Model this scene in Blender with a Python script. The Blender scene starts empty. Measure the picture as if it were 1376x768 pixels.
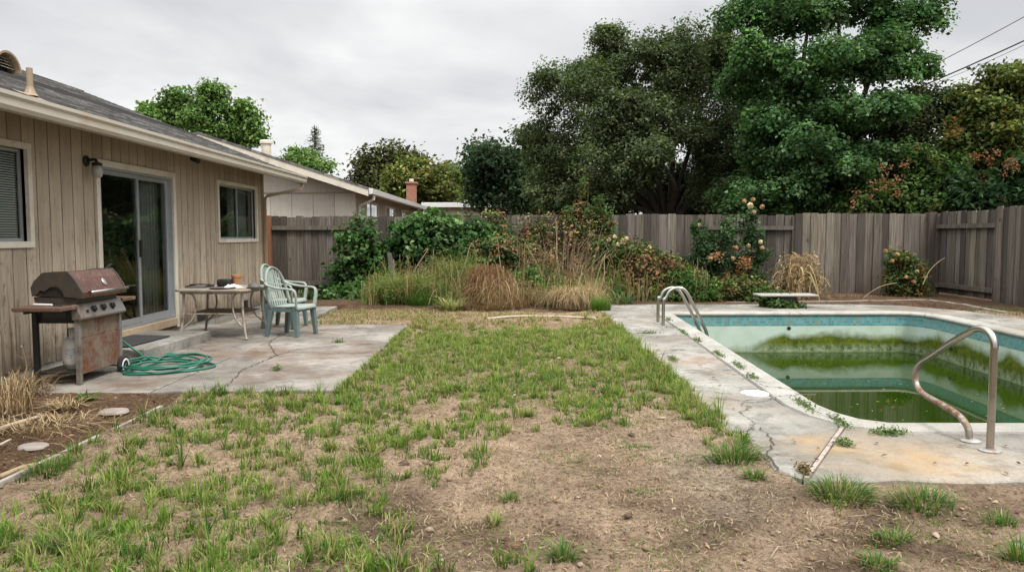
import bpy, math, random
import numpy as np
from mathutils import Vector, Matrix, noise as mnoise
random.seed(7); RNG = np.random.default_rng(7)
PI = math.pi
sc = bpy.context.scene
col = sc.collection
# ------------------------------------------------------------------ camera geometry
F, CH = 1000.0, 1.4
TH = math.atan(68 / 1000); CT, ST = math.cos(TH), math.sin(TH)
def P(px, py, Y):
    """world point seen at photo pixel (px,py) at depth Y"""
    u = (px - 688) / F; v = (py - 384) / F
    d = (u, CT - v * ST, -(ST + v * CT)); t = Y / d[1]
    return Vector((u * t, Y, CH + d[2] * t))
def G(px, py, z=0.0):
    u = (px - 688) / F; v = (py - 384) / F
    d = (u, CT - v * ST, -(ST + v * CT)); t = (z - CH) / d[2]
    return Vector((u * t, d[1] * t, z))

# ------------------------------------------------------------------ object helpers
OFF = {}
def tag(o, label=None, cat=None, group=None, kind=None):
    if label: o['label'] = label
    if cat: o['category'] = cat
    if group: o['group'] = group
    if kind: o['kind'] = kind
    return o
def thing(name, label, cat, loc=(0, 0, 0), group=None, rz=0.0):
    o = bpy.data.objects.new(name, None); col.objects.link(o)
    o.location = loc; o.rotation_euler = (0, 0, rz); o.empty_display_size = .1
    OFF[o.name] = Vector(loc)
    return tag(o, label, cat, group)
def link(name, me, mat, parent=None, loc=None, local=False, smooth=False, bevel=0):
    o = bpy.data.objects.new(name, me); col.objects.link(o)
    if mat is not None: me.materials.append(mat)
    off = Vector((0, 0, 0))
    if parent is not None:
        o.parent = parent; off = OFF.get(parent.name, Vector((0, 0, 0)))
    elif loc is not None:
        off = Vector(loc); o.location = off
    OFF[o.name] = off
    if not local and off.length > 0: me.transform(Matrix.Translation(-off))
    if smooth: me.polygons.foreach_set('use_smooth', [True] * len(me.polygons))
    if bevel:
        m = o.modifiers.new('bevel', 'BEVEL'); m.width = bevel; m.segments = 2; m.limit_method = 'ANGLE'; m.angle_limit = math.radians(40)
    return o
class MB:
    def __init__(s): s.v = []; s.f = []; s.c = []; s.t = (1, 1, 1)
    def add(s, vs, fs):
        b = len(s.v); s.v += [tuple(p) for p in vs]; s.c += [s.t] * len(vs)
        s.f += [tuple(i + b for i in f) for f in fs]; return s
    def box(s, x0, x1, y0, y1, z0, z1):
        return s.add([(x0,y0,z0),(x1,y0,z0),(x1,y1,z0),(x0,y1,z0),(x0,y0,z1),(x1,y0,z1),(x1,y1,z1),(x0,y1,z1)],
                     [(3,2,1,0),(4,5,6,7),(0,1,5,4),(1,2,6,5),(2,3,7,6),(3,0,4,7)])
    def prism(s, pts, a0, a1, axis='y'):
        n = len(pts)
        if axis == 'y': A = [(p[0], a0, p[1]) for p in pts]; B = [(p[0], a1, p[1]) for p in pts]
        elif axis == 'x': A = [(a0, p[0], p[1]) for p in pts]; B = [(a1, p[0], p[1]) for p in pts]
        else: A = [(p[0], p[1], a0) for p in pts]; B = [(p[0], p[1], a1) for p in pts]
        area = sum(pts[i][0]*pts[(i+1)%n][1]-pts[(i+1)%n][0]*pts[i][1] for i in range(n))
        fl = (area > 0) != (axis == 'y')
        F_ = [tuple(range(n)), tuple(range(2*n-1, n-1, -1))] + [(i, i+n, (i+1)%n+n, (i+1)%n) for i in range(n)]
        if fl: F_ = [tuple(reversed(f)) for f in F_]
        return s.add(A + B, F_)
    def tube(s, pts, r, n=8, sx=1, sy=1, up=None, cap=True):
        pts = [Vector(p) for p in pts]; m = len(pts)
        if not hasattr(r, '__len__'): r = [r] * m
        vs = []; prev = None
        for i in range(m):
            t = (pts[min(i+1, m-1)] - pts[max(i-1, 0)])
            if t.length < 1e-9: t = Vector((0, 0, 1))
            t.normalize()
            ref = Vector(up) if up else prev
            if ref is None: ref = Vector((0, 0, 1)) if abs(t.z) < .9 else Vector((1, 0, 0))
            a = ref - t * ref.dot(t)
            if a.length < 1e-5: a = t.orthogonal()
            a.normalize(); prev = a; b = t.cross(a)
            for k in range(n):
                q = 2*PI*(k+.5)/n
                vs.append(pts[i] + a * (math.cos(q)*r[i]*sx) + b * (math.sin(q)*r[i]*sy))
        fs = [(i*n+k, i*n+(k+1)%n, (i+1)*n+(k+1)%n, (i+1)*n+k) for i in range(m-1) for k in range(n)]
        if cap: fs += [tuple(range(n-1, -1, -1)), tuple((m-1)*n+k for k in range(n))]
        return s.add(vs, fs)
    def lathe(s, prof, c=(0, 0, 0), n=20, axis='z'):
        vs = []
        for r, z in prof:
            for k in range(n):
                q = 2*PI*k/n
                p = (r*math.cos(q), r*math.sin(q), z)
                if axis == 'x': p = (p[2], p[0], p[1])
                if axis == 'y': p = (p[1], p[2], p[0])
                vs.append((p[0]+c[0], p[1]+c[1], p[2]+c[2]))
        m = len(prof)
        fs = [(i*n+k, i*n+(k+1)%n, (i+1)*n+(k+1)%n, (i+1)*n+k) for i in range(m-1) for k in range(n)]
        fs += [tuple(range(n-1, -1, -1)), tuple((m-1)*n+k for k in range(n))]
        return s.add(vs, fs)
    def build(s, name, mat, parent=None, tint=False, **kw):
        me = bpy.data.meshes.new(name); me.from_pydata(s.v, [], s.f)
        if tint:
            a = me.color_attributes.new('tint', 'FLOAT_COLOR', 'POINT')
            a.data.foreach_set('color', np.c_[np.array(s.c, float), np.ones(len(s.c))].ravel())
        me.update()
        return link(name, me, mat, parent, **kw)
def np_mesh(name, V, Fa, mat, parent=None, colors=None, **kw):
    V = np.asarray(V, np.float32); Fa = np.asarray(Fa, np.int32)
    me = bpy.data.meshes.new(name); me.vertices.add(len(V)); me.vertices.foreach_set('co', V.ravel())
    k = Fa.shape[1]; me.loops.add(Fa.size); me.loops.foreach_set('vertex_index', Fa.ravel())
    me.polygons.add(len(Fa)); me.polygons.foreach_set('loop_start', np.arange(0, Fa.size, k, dtype=np.int32))
    if colors is not None:
        a = me.color_attributes.new('tint', 'FLOAT_COLOR', 'POINT')
        a.data.foreach_set('color', np.c_[colors, np.ones(len(colors))].astype(np.float32).ravel())
    me.update(calc_edges=True)
    return link(name, me, mat, parent, **kw)

# ------------------------------------------------------------------ material helpers
class NT:
    def __init__(s, name):
        s.m = bpy.data.materials.new(name); s.m.use_nodes = True; s.t = s.m.node_tree
        s.b = s.t.nodes['Principled BSDF']; s.out = s.t.nodes['Material Output']
        s.tc = s.t.nodes.new('ShaderNodeTexCoord'); s.geo = s.t.nodes.new('ShaderNodeNewGeometry')
    def n(s, typ, **kw):
        x = s.t.nodes.new(typ)
        for k, v in kw.items(): setattr(x, k, v)
        return x
    def l(s, a, b): s.t.links.new(a, b)
    def pos(s, scale=(1, 1, 1), world=True):
        mp = s.n('ShaderNodeMapping'); mp.inputs['Scale'].default_value = scale
        s.l(s.geo.outputs['Position'] if world else s.tc.outputs['Object'], mp.inputs['Vector']); return mp.outputs['Vector']
    def noise(s, scale, vec=None, detail=5, rough=.6, dist=0, out='Fac'):
        x = s.n('ShaderNodeTexNoise'); x.inputs['Scale'].default_value = scale; x.inputs['Detail'].default_value = detail
        x.inputs['Roughness'].default_value = rough; x.inputs['Distortion'].default_value = dist
        s.l(vec if vec is not None else s.pos(), x.inputs['Vector']); return x.outputs[out]
    def ramp(s, fac, stops):
        r = s.n('ShaderNodeValToRGB'); e = r.color_ramp.elements
        while len(e) < len(stops): e.new(.5)
        for i, (p, c) in enumerate(stops):
            e[i].position = p
            if not hasattr(c, '__len__'): c = (c, c, c)
            e[i].color = (c[0], c[1], c[2], 1)
        s.l(fac, r.inputs['Fac']); return r.outputs['Color']
    def mix(s, fac, a, b, mode='MIX'):
        x = s.n('ShaderNodeMix', data_type='RGBA', blend_type=mode)
        for v, i in ((fac, 0), (a, 6), (b, 7)):
            if hasattr(v, 'is_linked'): s.l(v, x.inputs[i])
            elif hasattr(v, '__len__'): x.inputs[i].default_value = (v[0], v[1], v[2], 1)
            else: x.inputs[i].default_value = v if i == 0 else (v, v, v, 1)
        return x.outputs[2]
    def math(s, op, a, b=0.0, clamp=False):
        x = s.n('ShaderNodeMath', operation=op); x.use_clamp = clamp
        for v, i in ((a, 0), (b, 1)):
            if hasattr(v, 'is_linked'): s.l(v, x.inputs[i])
            else: x.inputs[i].default_value = v
        return x.outputs[0]
    def sep(s):
        x = s.n('ShaderNodeSeparateXYZ'); s.l(s.geo.outputs['Position'], x.inputs[0]); return x.outputs
    def attr(s, name='tint'):
        x = s.n('ShaderNodeAttribute'); x.attribute_name = name; return x.outputs['Color']
    def maprange(s, v, a, b, c=0.0, d=1.0):
        x = s.n('ShaderNodeMapRange'); s.l(v, x.inputs[0])
        for i, q in enumerate((a, b, c, d)): x.inputs[i+1].default_value = q
        return x.outputs[0]
    def bump(s, h, strength=.3, dist=.01, prev=None):
        b = s.n('ShaderNodeBump'); b.inputs['Strength'].default_value = strength; b.inputs['Distance'].default_value = dist
        s.l(h, b.inputs['Height'])
        if prev is not None: s.l(prev, b.inputs['Normal'])
        s.l(b.outputs['Normal'], s.b.inputs['Normal']); return b.outputs['Normal']
    def set(s, color=None, rough=None, metal=None, spec=None):
        if color is not None:
            if hasattr(color, 'is_linked'): s.l(color, s.b.inputs['Base Color'])
            else: s.b.inputs['Base Color'].default_value = (*color, 1)
        if rough is not None:
            if hasattr(rough, 'is_linked'): s.l(rough, s.b.inputs['Roughness'])
            else: s.b.inputs['Roughness'].default_value = rough
        if metal is not None: s.b.inputs['Metallic'].default_value = metal
        if spec is not None: s.b.inputs['Specular IOR Level'].default_value = spec
        return s.m
def simple(name, c, rough=.6, metal=0, var=.25, scale=12, spec=.4, dirt=None, bump=.1):
    t = NT(name); n1 = t.noise(scale); n2 = t.noise(scale*7, detail=3)
    a = t.mix(n1, tuple(k*(1-var) for k in c), tuple(k*(1+var) for k in c))
    if dirt: a = t.mix(t.maprange(t.noise(scale*.45, detail=8, rough=.7), .5, .68), a, dirt)
    t.bump(n2, bump, .003)
    return t.set(a, rough, metal, spec)

# siding: aged beige paint with grime near the ground and vertical streaks
def mat_siding(name, base, grime):
    t = NT(name); s = t.sep()
    st = t.noise(1, t.pos((14, 14, 1.0)), 6, .65)
    blot = t.noise(2.2, None, 6, .6)
    low = t.maprange(s[2], 1.9, .05)
    k = t.math('MULTIPLY', t.maprange(st, .45, .75), t.math('ADD', t.math('MULTIPLY', low, .95), .34), True)
    a = t.mix(blot, tuple(q*.86 for q in base), tuple(q*1.1 for q in base))
    a = t.mix(1.0, a, t.attr(), 'MULTIPLY')
    a = t.mix(k, a, grime)
    spots = t.maprange(t.noise(5, t.pos((3, 3, 1.1)), 10, .75), .54, .64)
    a = t.mix(t.math('MULTIPLY', spots, t.math('ADD', t.math('MULTIPLY', low, .75), .2), True), a, (.06, .038, .022))
    splash = t.math('MULTIPLY', t.maprange(t.math('ADD', s[2], t.math('MULTIPLY', t.noise(4, None, 7, .7), -.7)), .12, -.25), .75); a = t.mix(splash, a, (.075, .055, .038))
    peel = t.math('MULTIPLY', t.maprange(t.noise(9, t.pos((2, 2, .6)), 9, .75), .6, .66), .5); a = t.mix(peel, a, tuple(min(.6, q*1.45) for q in base))
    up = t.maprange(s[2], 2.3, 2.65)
    a = t.mix(t.math('MULTIPLY', up, .35), a, grime)  # wall also blended darker toward its top edge
    t.bump(t.noise(1, t.pos((90, 90, 5)), 4), .25, .004)
    return t.set(a, .75, 0, .25)
M = {}
M['siding'] = mat_siding('aged_beige_siding', (.41, .34, .26), (.12, .083, .052))
M['siding2'] = mat_siding('pale_siding', (.52, .48, .42), (.28, .25, .21))
M['trim'] = simple('cream_trim_paint', (.60, .55, .46), .6, var=.14, scale=4, dirt=(.42, .36, .28))
M['gutter'] = simple('beige_gutter', (.45, .41, .34), .45, var=.08, scale=3, dirt=(.42, .36, .28))
M['brown_pipe'] = simple('brown_downspout', (.27, .2, .13), .5, var=.15)
M['white_metal'] = simple('white_gutter', (.68, .68, .66), .4, var=.06, scale=3)
M['soffit'] = simple('brown_soffit', (.30, .24, .17), .8, var=.15)  # one even brown, also on the neighbour's batten and the carport beam
M['alu'] = simple('dull_aluminium', (.42, .44, .45), .4, .6, var=.15, scale=9)
M['dark'] = simple('dark_interior', (.02, .02, .02), .9)
M['blind'] = simple('blind_slats', (.8, .8, .76), .6, var=.1)
M['curtain'] = simple('grey_curtain', (.30, .31, .29), .9, var=.2, scale=5)
M['black'] = simple('black_metal', (.016, .015, .014), .5, var=.3, spec=.4)
M['blackplastic'] = simple('black_plastic', (.012, .012, .013), .6, var=.3)
M['rubber'] = simple('black_rubber', (.014, .014, .014), .8, var=.3)
M['white_pl'] = simple('white_plastic', (.62, .61, .58), .5, var=.12, scale=20)
M['lampglass'] = simple('frosted_lamp_glass', (.33, .325, .30), .25, var=.12)
M['terracotta'] = simple('terracotta', (.36, .17, .08), .8, var=.2, scale=30)
M['cloth'] = simple('white_cloth', (.68, .66, .64), .9, var=.08)
M['plate'] = simple('grey_plate', (.09, .085, .08), .5, var=.3)
M['tan_papers'] = simple('tan_wood', (.4, .3, .2), .7, var=.3)
M['chrome'] = simple('dull_chrome', (.42, .40, .36), .28, 1.0, var=.12, scale=15, bump=.05)
M['brick_red'] = None
def mk():
    # shingles
    t = NT('grey_asphalt_shingles')
    br = t.n('ShaderNodeTexBrick'); br.offset = .37; br.inputs['Scale'].default_value = 1
    br.inputs['Brick Width'].default_value = .31; br.inputs['Row Height'].default_value = .14; br.inputs['Mortar Size'].default_value = .004
    br.inputs['Color1'].default_value = (.06, .058, .056, 1); br.inputs['Color2'].default_value = (.30, .29, .275, 1); br.inputs['Mortar'].default_value = (.03, .03, .03, 1)
    cx = t.n('ShaderNodeCombineXYZ'); s = t.sep(); t.l(s[1], cx.inputs[0]); t.l(t.math('MULTIPLY', s[0], 1.072), cx.inputs[1]); t.l(cx.outputs[0], br.inputs['Vector'])
    a = t.mix(t.math('MULTIPLY', t.noise(45, None, 3), .35), br.outputs['Color'], (.2, .19, .18)); a = t.mix(t.math('MULTIPLY', t.maprange(t.noise(1, t.pos((3.5, 9, 3.5)), 3), .4, .65), .45), a, (.05, .048, .045))
    a = t.mix(t.maprange(t.noise(.9, None, 6), .4, .7), a, (.09, .087, .083))
    t.bump(t.noise(110, None, 2), .5, .006); M['shingle'] = t.set(a, .95, 0, .15)
    # glass
    t = NT('window_glass'); tr = t.n('ShaderNodeBsdfTransparent'); tr.inputs[0].default_value = (.78, .81, .79, 1)
    gl = t.n('ShaderNodeBsdfGlossy'); gl.inputs['Roughness'].default_value = .015; gl.inputs[0].default_value = (.9, .93, .92, 1)
    fr = t.n('ShaderNodeFresnel'); fr.inputs[0].default_value = 1.55
    b = t.n('ShaderNodeBump'); b.inputs['Strength'].default_value = .03; b.inputs['Distance'].default_value = .02; t.l(t.noise(1.3), b.inputs['Height'])
    t.l(b.outputs[0], gl.inputs['Normal'])
    mx = t.n('ShaderNodeMixShader'); t.l(t.math('ADD', fr.outputs[0], .02), mx.inputs[0]); t.l(tr.outputs[0], mx.inputs[1]); t.l(gl.outputs[0], mx.inputs[2]); t.l(mx.outputs[0], t.out.inputs[0]); M['glass'] = t.m
    # weathered fence boards (world position, per-board tint)
    t = NT('weathered_fence_wood'); s = t.sep()
    g = t.noise(1, t.pos((55, 55, 1.3)), 7, .7); gg = t.noise(1, t.pos((160, 160, 4)), 4, .6)
    a = t.ramp(g, [(.30, (.024, .020, .016)), (.45, (.112, .099, .083)), (.58, (.172, .156, .134)), (.74, (.33, .31, .28))])
    a = t.mix(1.0, a, t.attr(), 'MULTIPLY')
    a = t.mix(t.math('MULTIPLY', gg, .5), a, (.075, .062, .055))
    vo = t.n('ShaderNodeTexVoronoi'); vo.inputs['Scale'].default_value = 1; t.l(t.pos((5, 5, 1.9)), vo.inputs['Vector'])
    a = t.mix(t.maprange(vo.outputs['Distance'], .10, .05), a, (.02, .016, .014))
    low = t.math('MULTIPLY', t.maprange(s[2], .55, 0), t.maprange(t.noise(3), .3, .6)); a = t.mix(t.math('MULTIPLY', low, .7), a, (.07, .05, .04))
    a = t.mix(t.math('MULTIPLY', t.maprange(t.noise(1, t.pos((7, 7, .6)), 5), .55, .75), .55), a, (.055, .04, .032))
    t.bump(g, .6, .012); M['fence'] = t.set(a, .9, 0, .15)
    M['redwood'] = simple('reddish_post', (.19, .075, .035), .85, var=.3, scale=6)
    # concrete
    def conc(name, base, dark, stain, stain_amt, crack=True, tone=.7, crack_lo=.42):
        t = NT(name); n1 = t.noise(.9, None, 8, .62); n2 = t.noise(4.5, None, 8, .7); n3 = t.noise(60, None, 4, .7); n4 = t.noise(300, None, 2, .6)
        a = t.mix(t.maprange(n1, .38, .62), base, dark)
        a = t.mix(t.math('MULTIPLY', t.maprange(n2, .48, .66), tone), a, tuple(q*.42 for q in dark))
        a = t.mix(t.math('MULTIPLY', t.maprange(t.noise(1.7, t.pos((1, 1, 1)), 9, .72), .56, .7), .35), a, (.62, .60, .56))
        a = t.mix(t.math('MULTIPLY', t.maprange(n3, .42, .68), .5), a, tuple(q*.55 for q in dark)); a = t.mix(t.math('MULTIPLY', t.maprange(n4, .5, .7), .3), a, tuple(q*.45 for q in dark))
        a = t.mix(t.math('MULTIPLY', t.maprange(t.noise(14, None, 7, .75), .56, .7), .5), a, tuple(q*.5 for q in dark))
        if stain_amt: a = t.mix(t.math('MULTIPLY', t.maprange(t.noise(.55, t.pos((1, 1.3, 1)), 7, .65, .5), .50, .63), stain_amt), a, stain)
        if crack:
            vo = t.n('ShaderNodeTexVoronoi', feature='DISTANCE_TO_EDGE'); vo.inputs['Scale'].default_value = .42
            wv = t.n('ShaderNodeVectorMath', operation='ADD'); t.l(t.pos(), wv.inputs[0])
            sc_ = t.n('ShaderNodeVectorMath', operation='SCALE'); sc_.inputs[3].default_value = .55; t.l(t.noise(2.2, None, 6, .65, out='Color'), sc_.inputs[0]); t.l(sc_.outputs[0], wv.inputs[1])
            t.l(wv.outputs[0], vo.inputs['Vector'])
            ck = t.math('MULTIPLY', t.maprange(vo.outputs['Distance'], .006, .0015, 0, .9), t.maprange(t.noise(.7), crack_lo, crack_lo+.1), True)
            a = t.mix(ck, a, (.05, .045, .035))
        s = t.sep()
        b = t.bump(n3, .25, .004); t.bump(n4, .25, .002, b); return t, a
    t, a = conc('old_patio_concrete', (.33, .305, .265), (.165, .148, .122), (.17, .10, .06), .5, crack_lo=.18)
    for (cx_, cy_, r_) in ((-2.35, 7.2, .55), (-3.5, 6.75, .40), (-2.9, 8.5, .5), (-2.1, 9.3, .5), (-4.0, 7.0, .3), (-2.6, 10.4, .5)):
        dn = t.n('ShaderNodeVectorMath', operation='DISTANCE'); t.l(t.geo.outputs['Position'], dn.inputs[0]); dn.inputs[1].default_value = (cx_, cy_, .04)
        k = t.math('MULTIPLY', t.maprange(dn.outputs['Value'], r_, r_*.25), t.maprange(t.noise(2.6, None, 9, .75), .42, .56), True); a = t.mix(t.math('MULTIPLY', k, .7), a, (.125, .072, .045))
    M['patio'] = t.set(a, .85, 0, .25)
    t, a = conc('pool_deck_concrete', (.345, .33, .29), (.185, .172, .148), (.25, .165, .085), .4)
    for (cx_, cy_, r_) in ((2.05, 4.78, .34), (2.5, 4.42, .42), (2.1, 8.0, .45)):
        dn = t.n('ShaderNodeVectorMath', operation='DISTANCE'); t.l(t.geo.outputs['Position'], dn.inputs[0]); dn.inputs[1].default_value = (cx_, cy_, .04)
        k = t.math('MULTIPLY', t.maprange(dn.outputs['Value'], r_, r_*.2), t.maprange(t.noise(3.2, None, 8, .75), .38, .58), True); a = t.mix(t.math('MULTIPLY', k, .6), a, (.36, .22, .075) if cy_ < 6 else (.24, .15, .09))
    t.set(a); M['deck'] = t.set(a, .85, 0, .25)
    t, a = conc('coping_concrete', (.43, .415, .375), (.30, .285, .25), (.3, .24, .15), .25, tone=.35); M['coping'] = t.set(a, .8, 0, .25)
    t, a = conc('step_concrete', (.33, .32, .285), (.20, .19, .165), (.14, .1, .07), .35, False); M['step'] = t.set(a, .85, 0, .25)
    # soil with per-vertex tint
    t = NT('dry_soil'); n1 = t.noise(5, None, 9, .7); n2 = t.noise(38, None, 6, .75); n3 = t.noise(150, None, 4, .7)
    a = t.mix(1.0, t.ramp(n1, [(.3, (.5, .45, .40)), (.5, (.95, .92, .88)), (.70, (1.28, 1.23, 1.16))]), t.attr(), 'MULTIPLY')
    a = t.mix(1.0, a, t.ramp(n2, [(.34, (.26, .22, .19)), (.47, (.82, .80, .78)), (.60, (1.05, 1.03, 1.0)), (.75, (1.5, 1.45, 1.4))]), 'MULTIPLY')
    a = t.mix(t.math('MULTIPLY', t.maprange(n3, .58, .7), .55), a, (.45, .37, .27))
    a = t.mix(t.math('MULTIPLY', t.maprange(n3, .42, .3), .65), a, (.045, .032, .022))
    b = t.bump(n2, 1.0, .05); t.bump(n3, .9, .02, b); M['soil'] = t.set(a, .95, 0, .1)
    # foliage / grass, colour from tint attribute
    for nm, tr_, rg in (('leaf', .34, .65), ('grass', .38, .75), ('dry', .15, .85)):
        t = NT(nm + '_tinted'); at = t.attr()
        hs = t.mix(t.noise(9, None, 2), at, at); t.set(hs, rg, 0, .10 if nm != 'dry' else .05)
        tl = t.n('ShaderNodeBsdfTranslucent'); t.l(t.mix(1.0, at, (1.0, 1.15, .55), 'MULTIPLY'), tl.inputs[0])
        mx = t.n('ShaderNodeMixShader'); mx.inputs[0].default_value = tr_; t.l(t.b.outputs[0], mx.inputs[1]); t.l(tl.outputs[0], mx.inputs[2]); t.l(mx.outputs[0], t.out.inputs[0]); M[nm] = t.m
    M['bark'] = simple('dark_bark', (.05, .047, .04), .95, var=.5, scale=8, bump=.8)
    M['twig'] = simple('tan_twigs', (.30, .215, .13), .9, var=.35, scale=9)
    M['greenstem'] = simple('green_stems', (.09, .12, .04), .8, var=.3)
    M['deadwood'] = simple('bleached_wood', (.40, .34, .26), .9, var=.3, scale=15)
    # pool plaster + algae, tile, water
    t = NT('pool_plaster'); s = t.sep()
    nz = t.noise(1.3, t.pos((1, 1, .8)), 4, .55); nf = t.noise(11, t.pos((1, 1, .8)), 7, .72); nm = t.noise(3.0, t.pos((1, 1, .9)), 6, .65)
    base = t.mix(t.noise(2.0, None, 6), (.38, .47, .40), (.50, .60, .52))
    base = t.mix(t.math('MULTIPLY', t.maprange(nm, .45, .7), .55), base, (.33, .39, .23))
    hgt = t.math('ADD', s[2], .66)
    top = t.math('MULTIPLY', t.maprange(s[0], 4.2, 4.8, .13, .36), t.maprange(nz, .3, .7, .75, 1.2))
    al = t.math('ADD', t.math('SUBTRACT', top, hgt), t.math('ADD', t.math('MULTIPLY', t.math('SUBTRACT', nm, .5), .16), t.math('MULTIPLY', t.math('SUBTRACT', nf, .5), .12)))
    alf = t.math('MULTIPLY', t.maprange(al, -.03, .10), t.maprange(s[0], 3.4, 4.7, .6, 1), True)
    low = t.math('MULTIPLY', t.maprange(hgt, .17, .03), t.maprange(nf, .40, .60, .15, 1)); alf2 = t.math('MULTIPLY', alf, t.math('SUBTRACT', 1.0, t.math('MULTIPLY', low, .5)), True)
    a = t.mix(alf2, base, t.mix(t.maprange(nf, .35, .65), (.026, .046, .001), (.115, .15, .006)))
    scum = t.math('MULTIPLY', t.maprange(hgt, .035, .0), .7); a = t.mix(scum, a, (.16, .19, .06))
    t.bump(nf, .3, .01); M['plaster'] = t.set(a, .8, 0, .25)
    t = NT('teal_pool_tiles'); s = t.sep(); br = t.n('ShaderNodeTexBrick'); br.offset = 0
    br.inputs['Brick Width'].default_value = .05; br.inputs['Row Height'].default_value = .05; br.inputs['Mortar Size'].default_value = .004; br.inputs['Scale'].default_value = 1
    br.inputs['Color1'].default_value = (.05, .22, .235, 1); br.inputs['Color2'].default_value = (.12, .36, .37, 1); br.inputs['Mortar'].default_value = (.22, .27, .26, 1)
    cx = t.n('ShaderNodeCombineXYZ'); t.l(t.math('ADD', s[0], s[1]), cx.inputs[0]); t.l(s[2], cx.inputs[1]); t.l(cx.outputs[0], br.inputs['Vector'])
    a = t.mix(t.maprange(t.noise(7), .5, .7), br.outputs['Color'], (.19, .26, .22)); M['tile'] = t.set(a, .3, 0, .5)
    t = NT('murky_green_water'); n = t.noise(1.1, None, 5)
    a = t.mix(n, (.007, .020, .001), (.018, .040, .002)); t.bump(t.noise(2.5, None, 3), .012, .02)
    t.b.inputs['IOR'].default_value = 1.34; M['water'] = t.set(a, .025, 0, .5)
    # rust and painted steel on the grill
    t = NT('rusty_panel'); s = t.sep(); n = t.noise(7, None, 8, .7); nn = t.noise(30, None, 5, .7)
    lowr = t.maprange(s[2], .3, .0); 
    a = t.mix(t.maprange(n, .40, .62), (.16, .14, .11), (.15, .05, .022))
    a = t.mix(t.maprange(nn, .5, .7), a, (.07, .03, .017)); a = t.mix(t.math('MULTIPLY', t.maprange(t.noise(4), .5, .65), .5), a, (.24, .20, .15)); M['rust'] = t.set(a, .7, .1, .3)
    t = NT('rusty_red_hood'); n = t.noise(9, None, 8, .7)
    a = t.mix(t.maprange(n, .35, .7), (.06, .024, .017), (.115, .048, .032)); a = t.mix(t.maprange(t.noise(40, None, 3), .58, .7), a, (.2, .13, .1)); M['hood'] = t.set(a, .5, .1, .4)
    M['castiron'] = simple('dark_cast_metal', (.055, .048, .04), .55, .3, var=.3, scale=14, dirt=(.09, .06, .04))
    M['panelgrey'] = simple('grey_control_panel', (.22, .20, .18), .45, .5, var=.25, scale=14, dirt=(.14, .08, .05))
    M['leg_grey'] = simple('grey_grill_leg', (.20, .19, .17), .5, .3, var=.25, scale=12, dirt=(.1, .06, .04))
    M['shelf'] = simple('worn_brown_shelf', (.11, .06, .04), .6, var=.4, scale=16, dirt=(.16, .12, .09))
    M['tank'] = simple('pale_gas_tank', (.58, .56, .52), .5, var=.15, scale=14, dirt=(.2, .12, .07))
    M['hose'] = simple('green_hose', (.018, .13, .085), .4, var=.25, scale=30)
    M['resin'] = simple('pale_green_resin', (.255, .295, .26), .6, var=.15, scale=8, dirt=(.18, .20, .17))
    M['resin_dark'] = simple('green_resin', (.10, .145, .14), .5, var=.2, scale=8)
    M['tabletop'] = simple('weathered_tabletop', (.27, .235, .185), .65, var=.3, scale=10, dirt=(.18, .13, .09))
    M['tubeleg'] = simple('pale_tube_legs', (.36, .32, .27), .45, .2, var=.3, scale=18, dirt=(.12, .07, .04))
    M['mat'] = simple('dark_doormat', (.035, .034, .033), .95, var=.6, scale=70, bump=.8)
    M['stone'] = simple('grey_stone', (.25, .22, .19), .95, var=.35, scale=14, bump=.6, dirt=(.16, .12, .09))
    M['clod'] = simple('soil_clods', (.20, .145, .10), .95, var=.5, scale=30, bump=.6)
    M['edging'] = simple('grey_edging', (.30, .27, .23), .85, var=.3, scale=10, dirt=(.15, .11, .08))
    M['plate_grey'] = simple('worn_grey_plate', (.36, .36, .34), .5, .4, var=.2, scale=25, dirt=(.2, .13, .08))
    M['lid'] = simple('white_lid', (.66, .64, .60), .5, var=.08)
    M['strip'] = simple('pale_joint_strip', (.36, .30, .26), .85, var=.35, scale=20, dirt=(.16, .125, .09))
    M['board'] = simple('pale_diving_board', (.32, .31, .285), .6, var=.15, scale=8, dirt=(.3, .26, .2))
    t = NT('rusty_chrome'); n = t.noise(14, None, 7, .7); s = t.sep()
    k = t.math('MULTIPLY', t.math('MULTIPLY', t.maprange(s[2], .46, .30), t.maprange(s[1], 4.68, 4.95, .25, 1)), t.maprange(n, .36, .54), True); a = t.mix(k, (.40, .37, .32), (.15, .065, .025)); t.set(a, t.maprange(k, 0, 1, .25, .75)); t.l(t.maprange(k, 0, 1, 1, .05), t.b.inputs['Metallic']); M['rustchrome'] = t.m
    t = NT('chimney_bricks'); br = t.n('ShaderNodeTexBrick'); br.inputs['Scale'].default_value = 1; br.inputs['Brick Width'].default_value = .2; br.inputs['Row Height'].default_value = .07; br.inputs['Mortar Size'].default_value = .008
    br.inputs['Color1'].default_value = (.27, .085, .045, 1); br.inputs['Color2'].default_value = (.36, .13, .07, 1); br.inputs['Mortar'].default_value = (.3, .26, .22, 1)
    cx = t.n('ShaderNodeCombineXYZ'); s = t.sep(); t.l(t.math('ADD', s[0], s[1]), cx.inputs[0]); t.l(s[2], cx.inputs[1]); t.l(cx.outputs[0], br.inputs['Vector']); M['bricks'] = t.set(br.outputs['Color'], .9, 0, .2)
mk()

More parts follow.
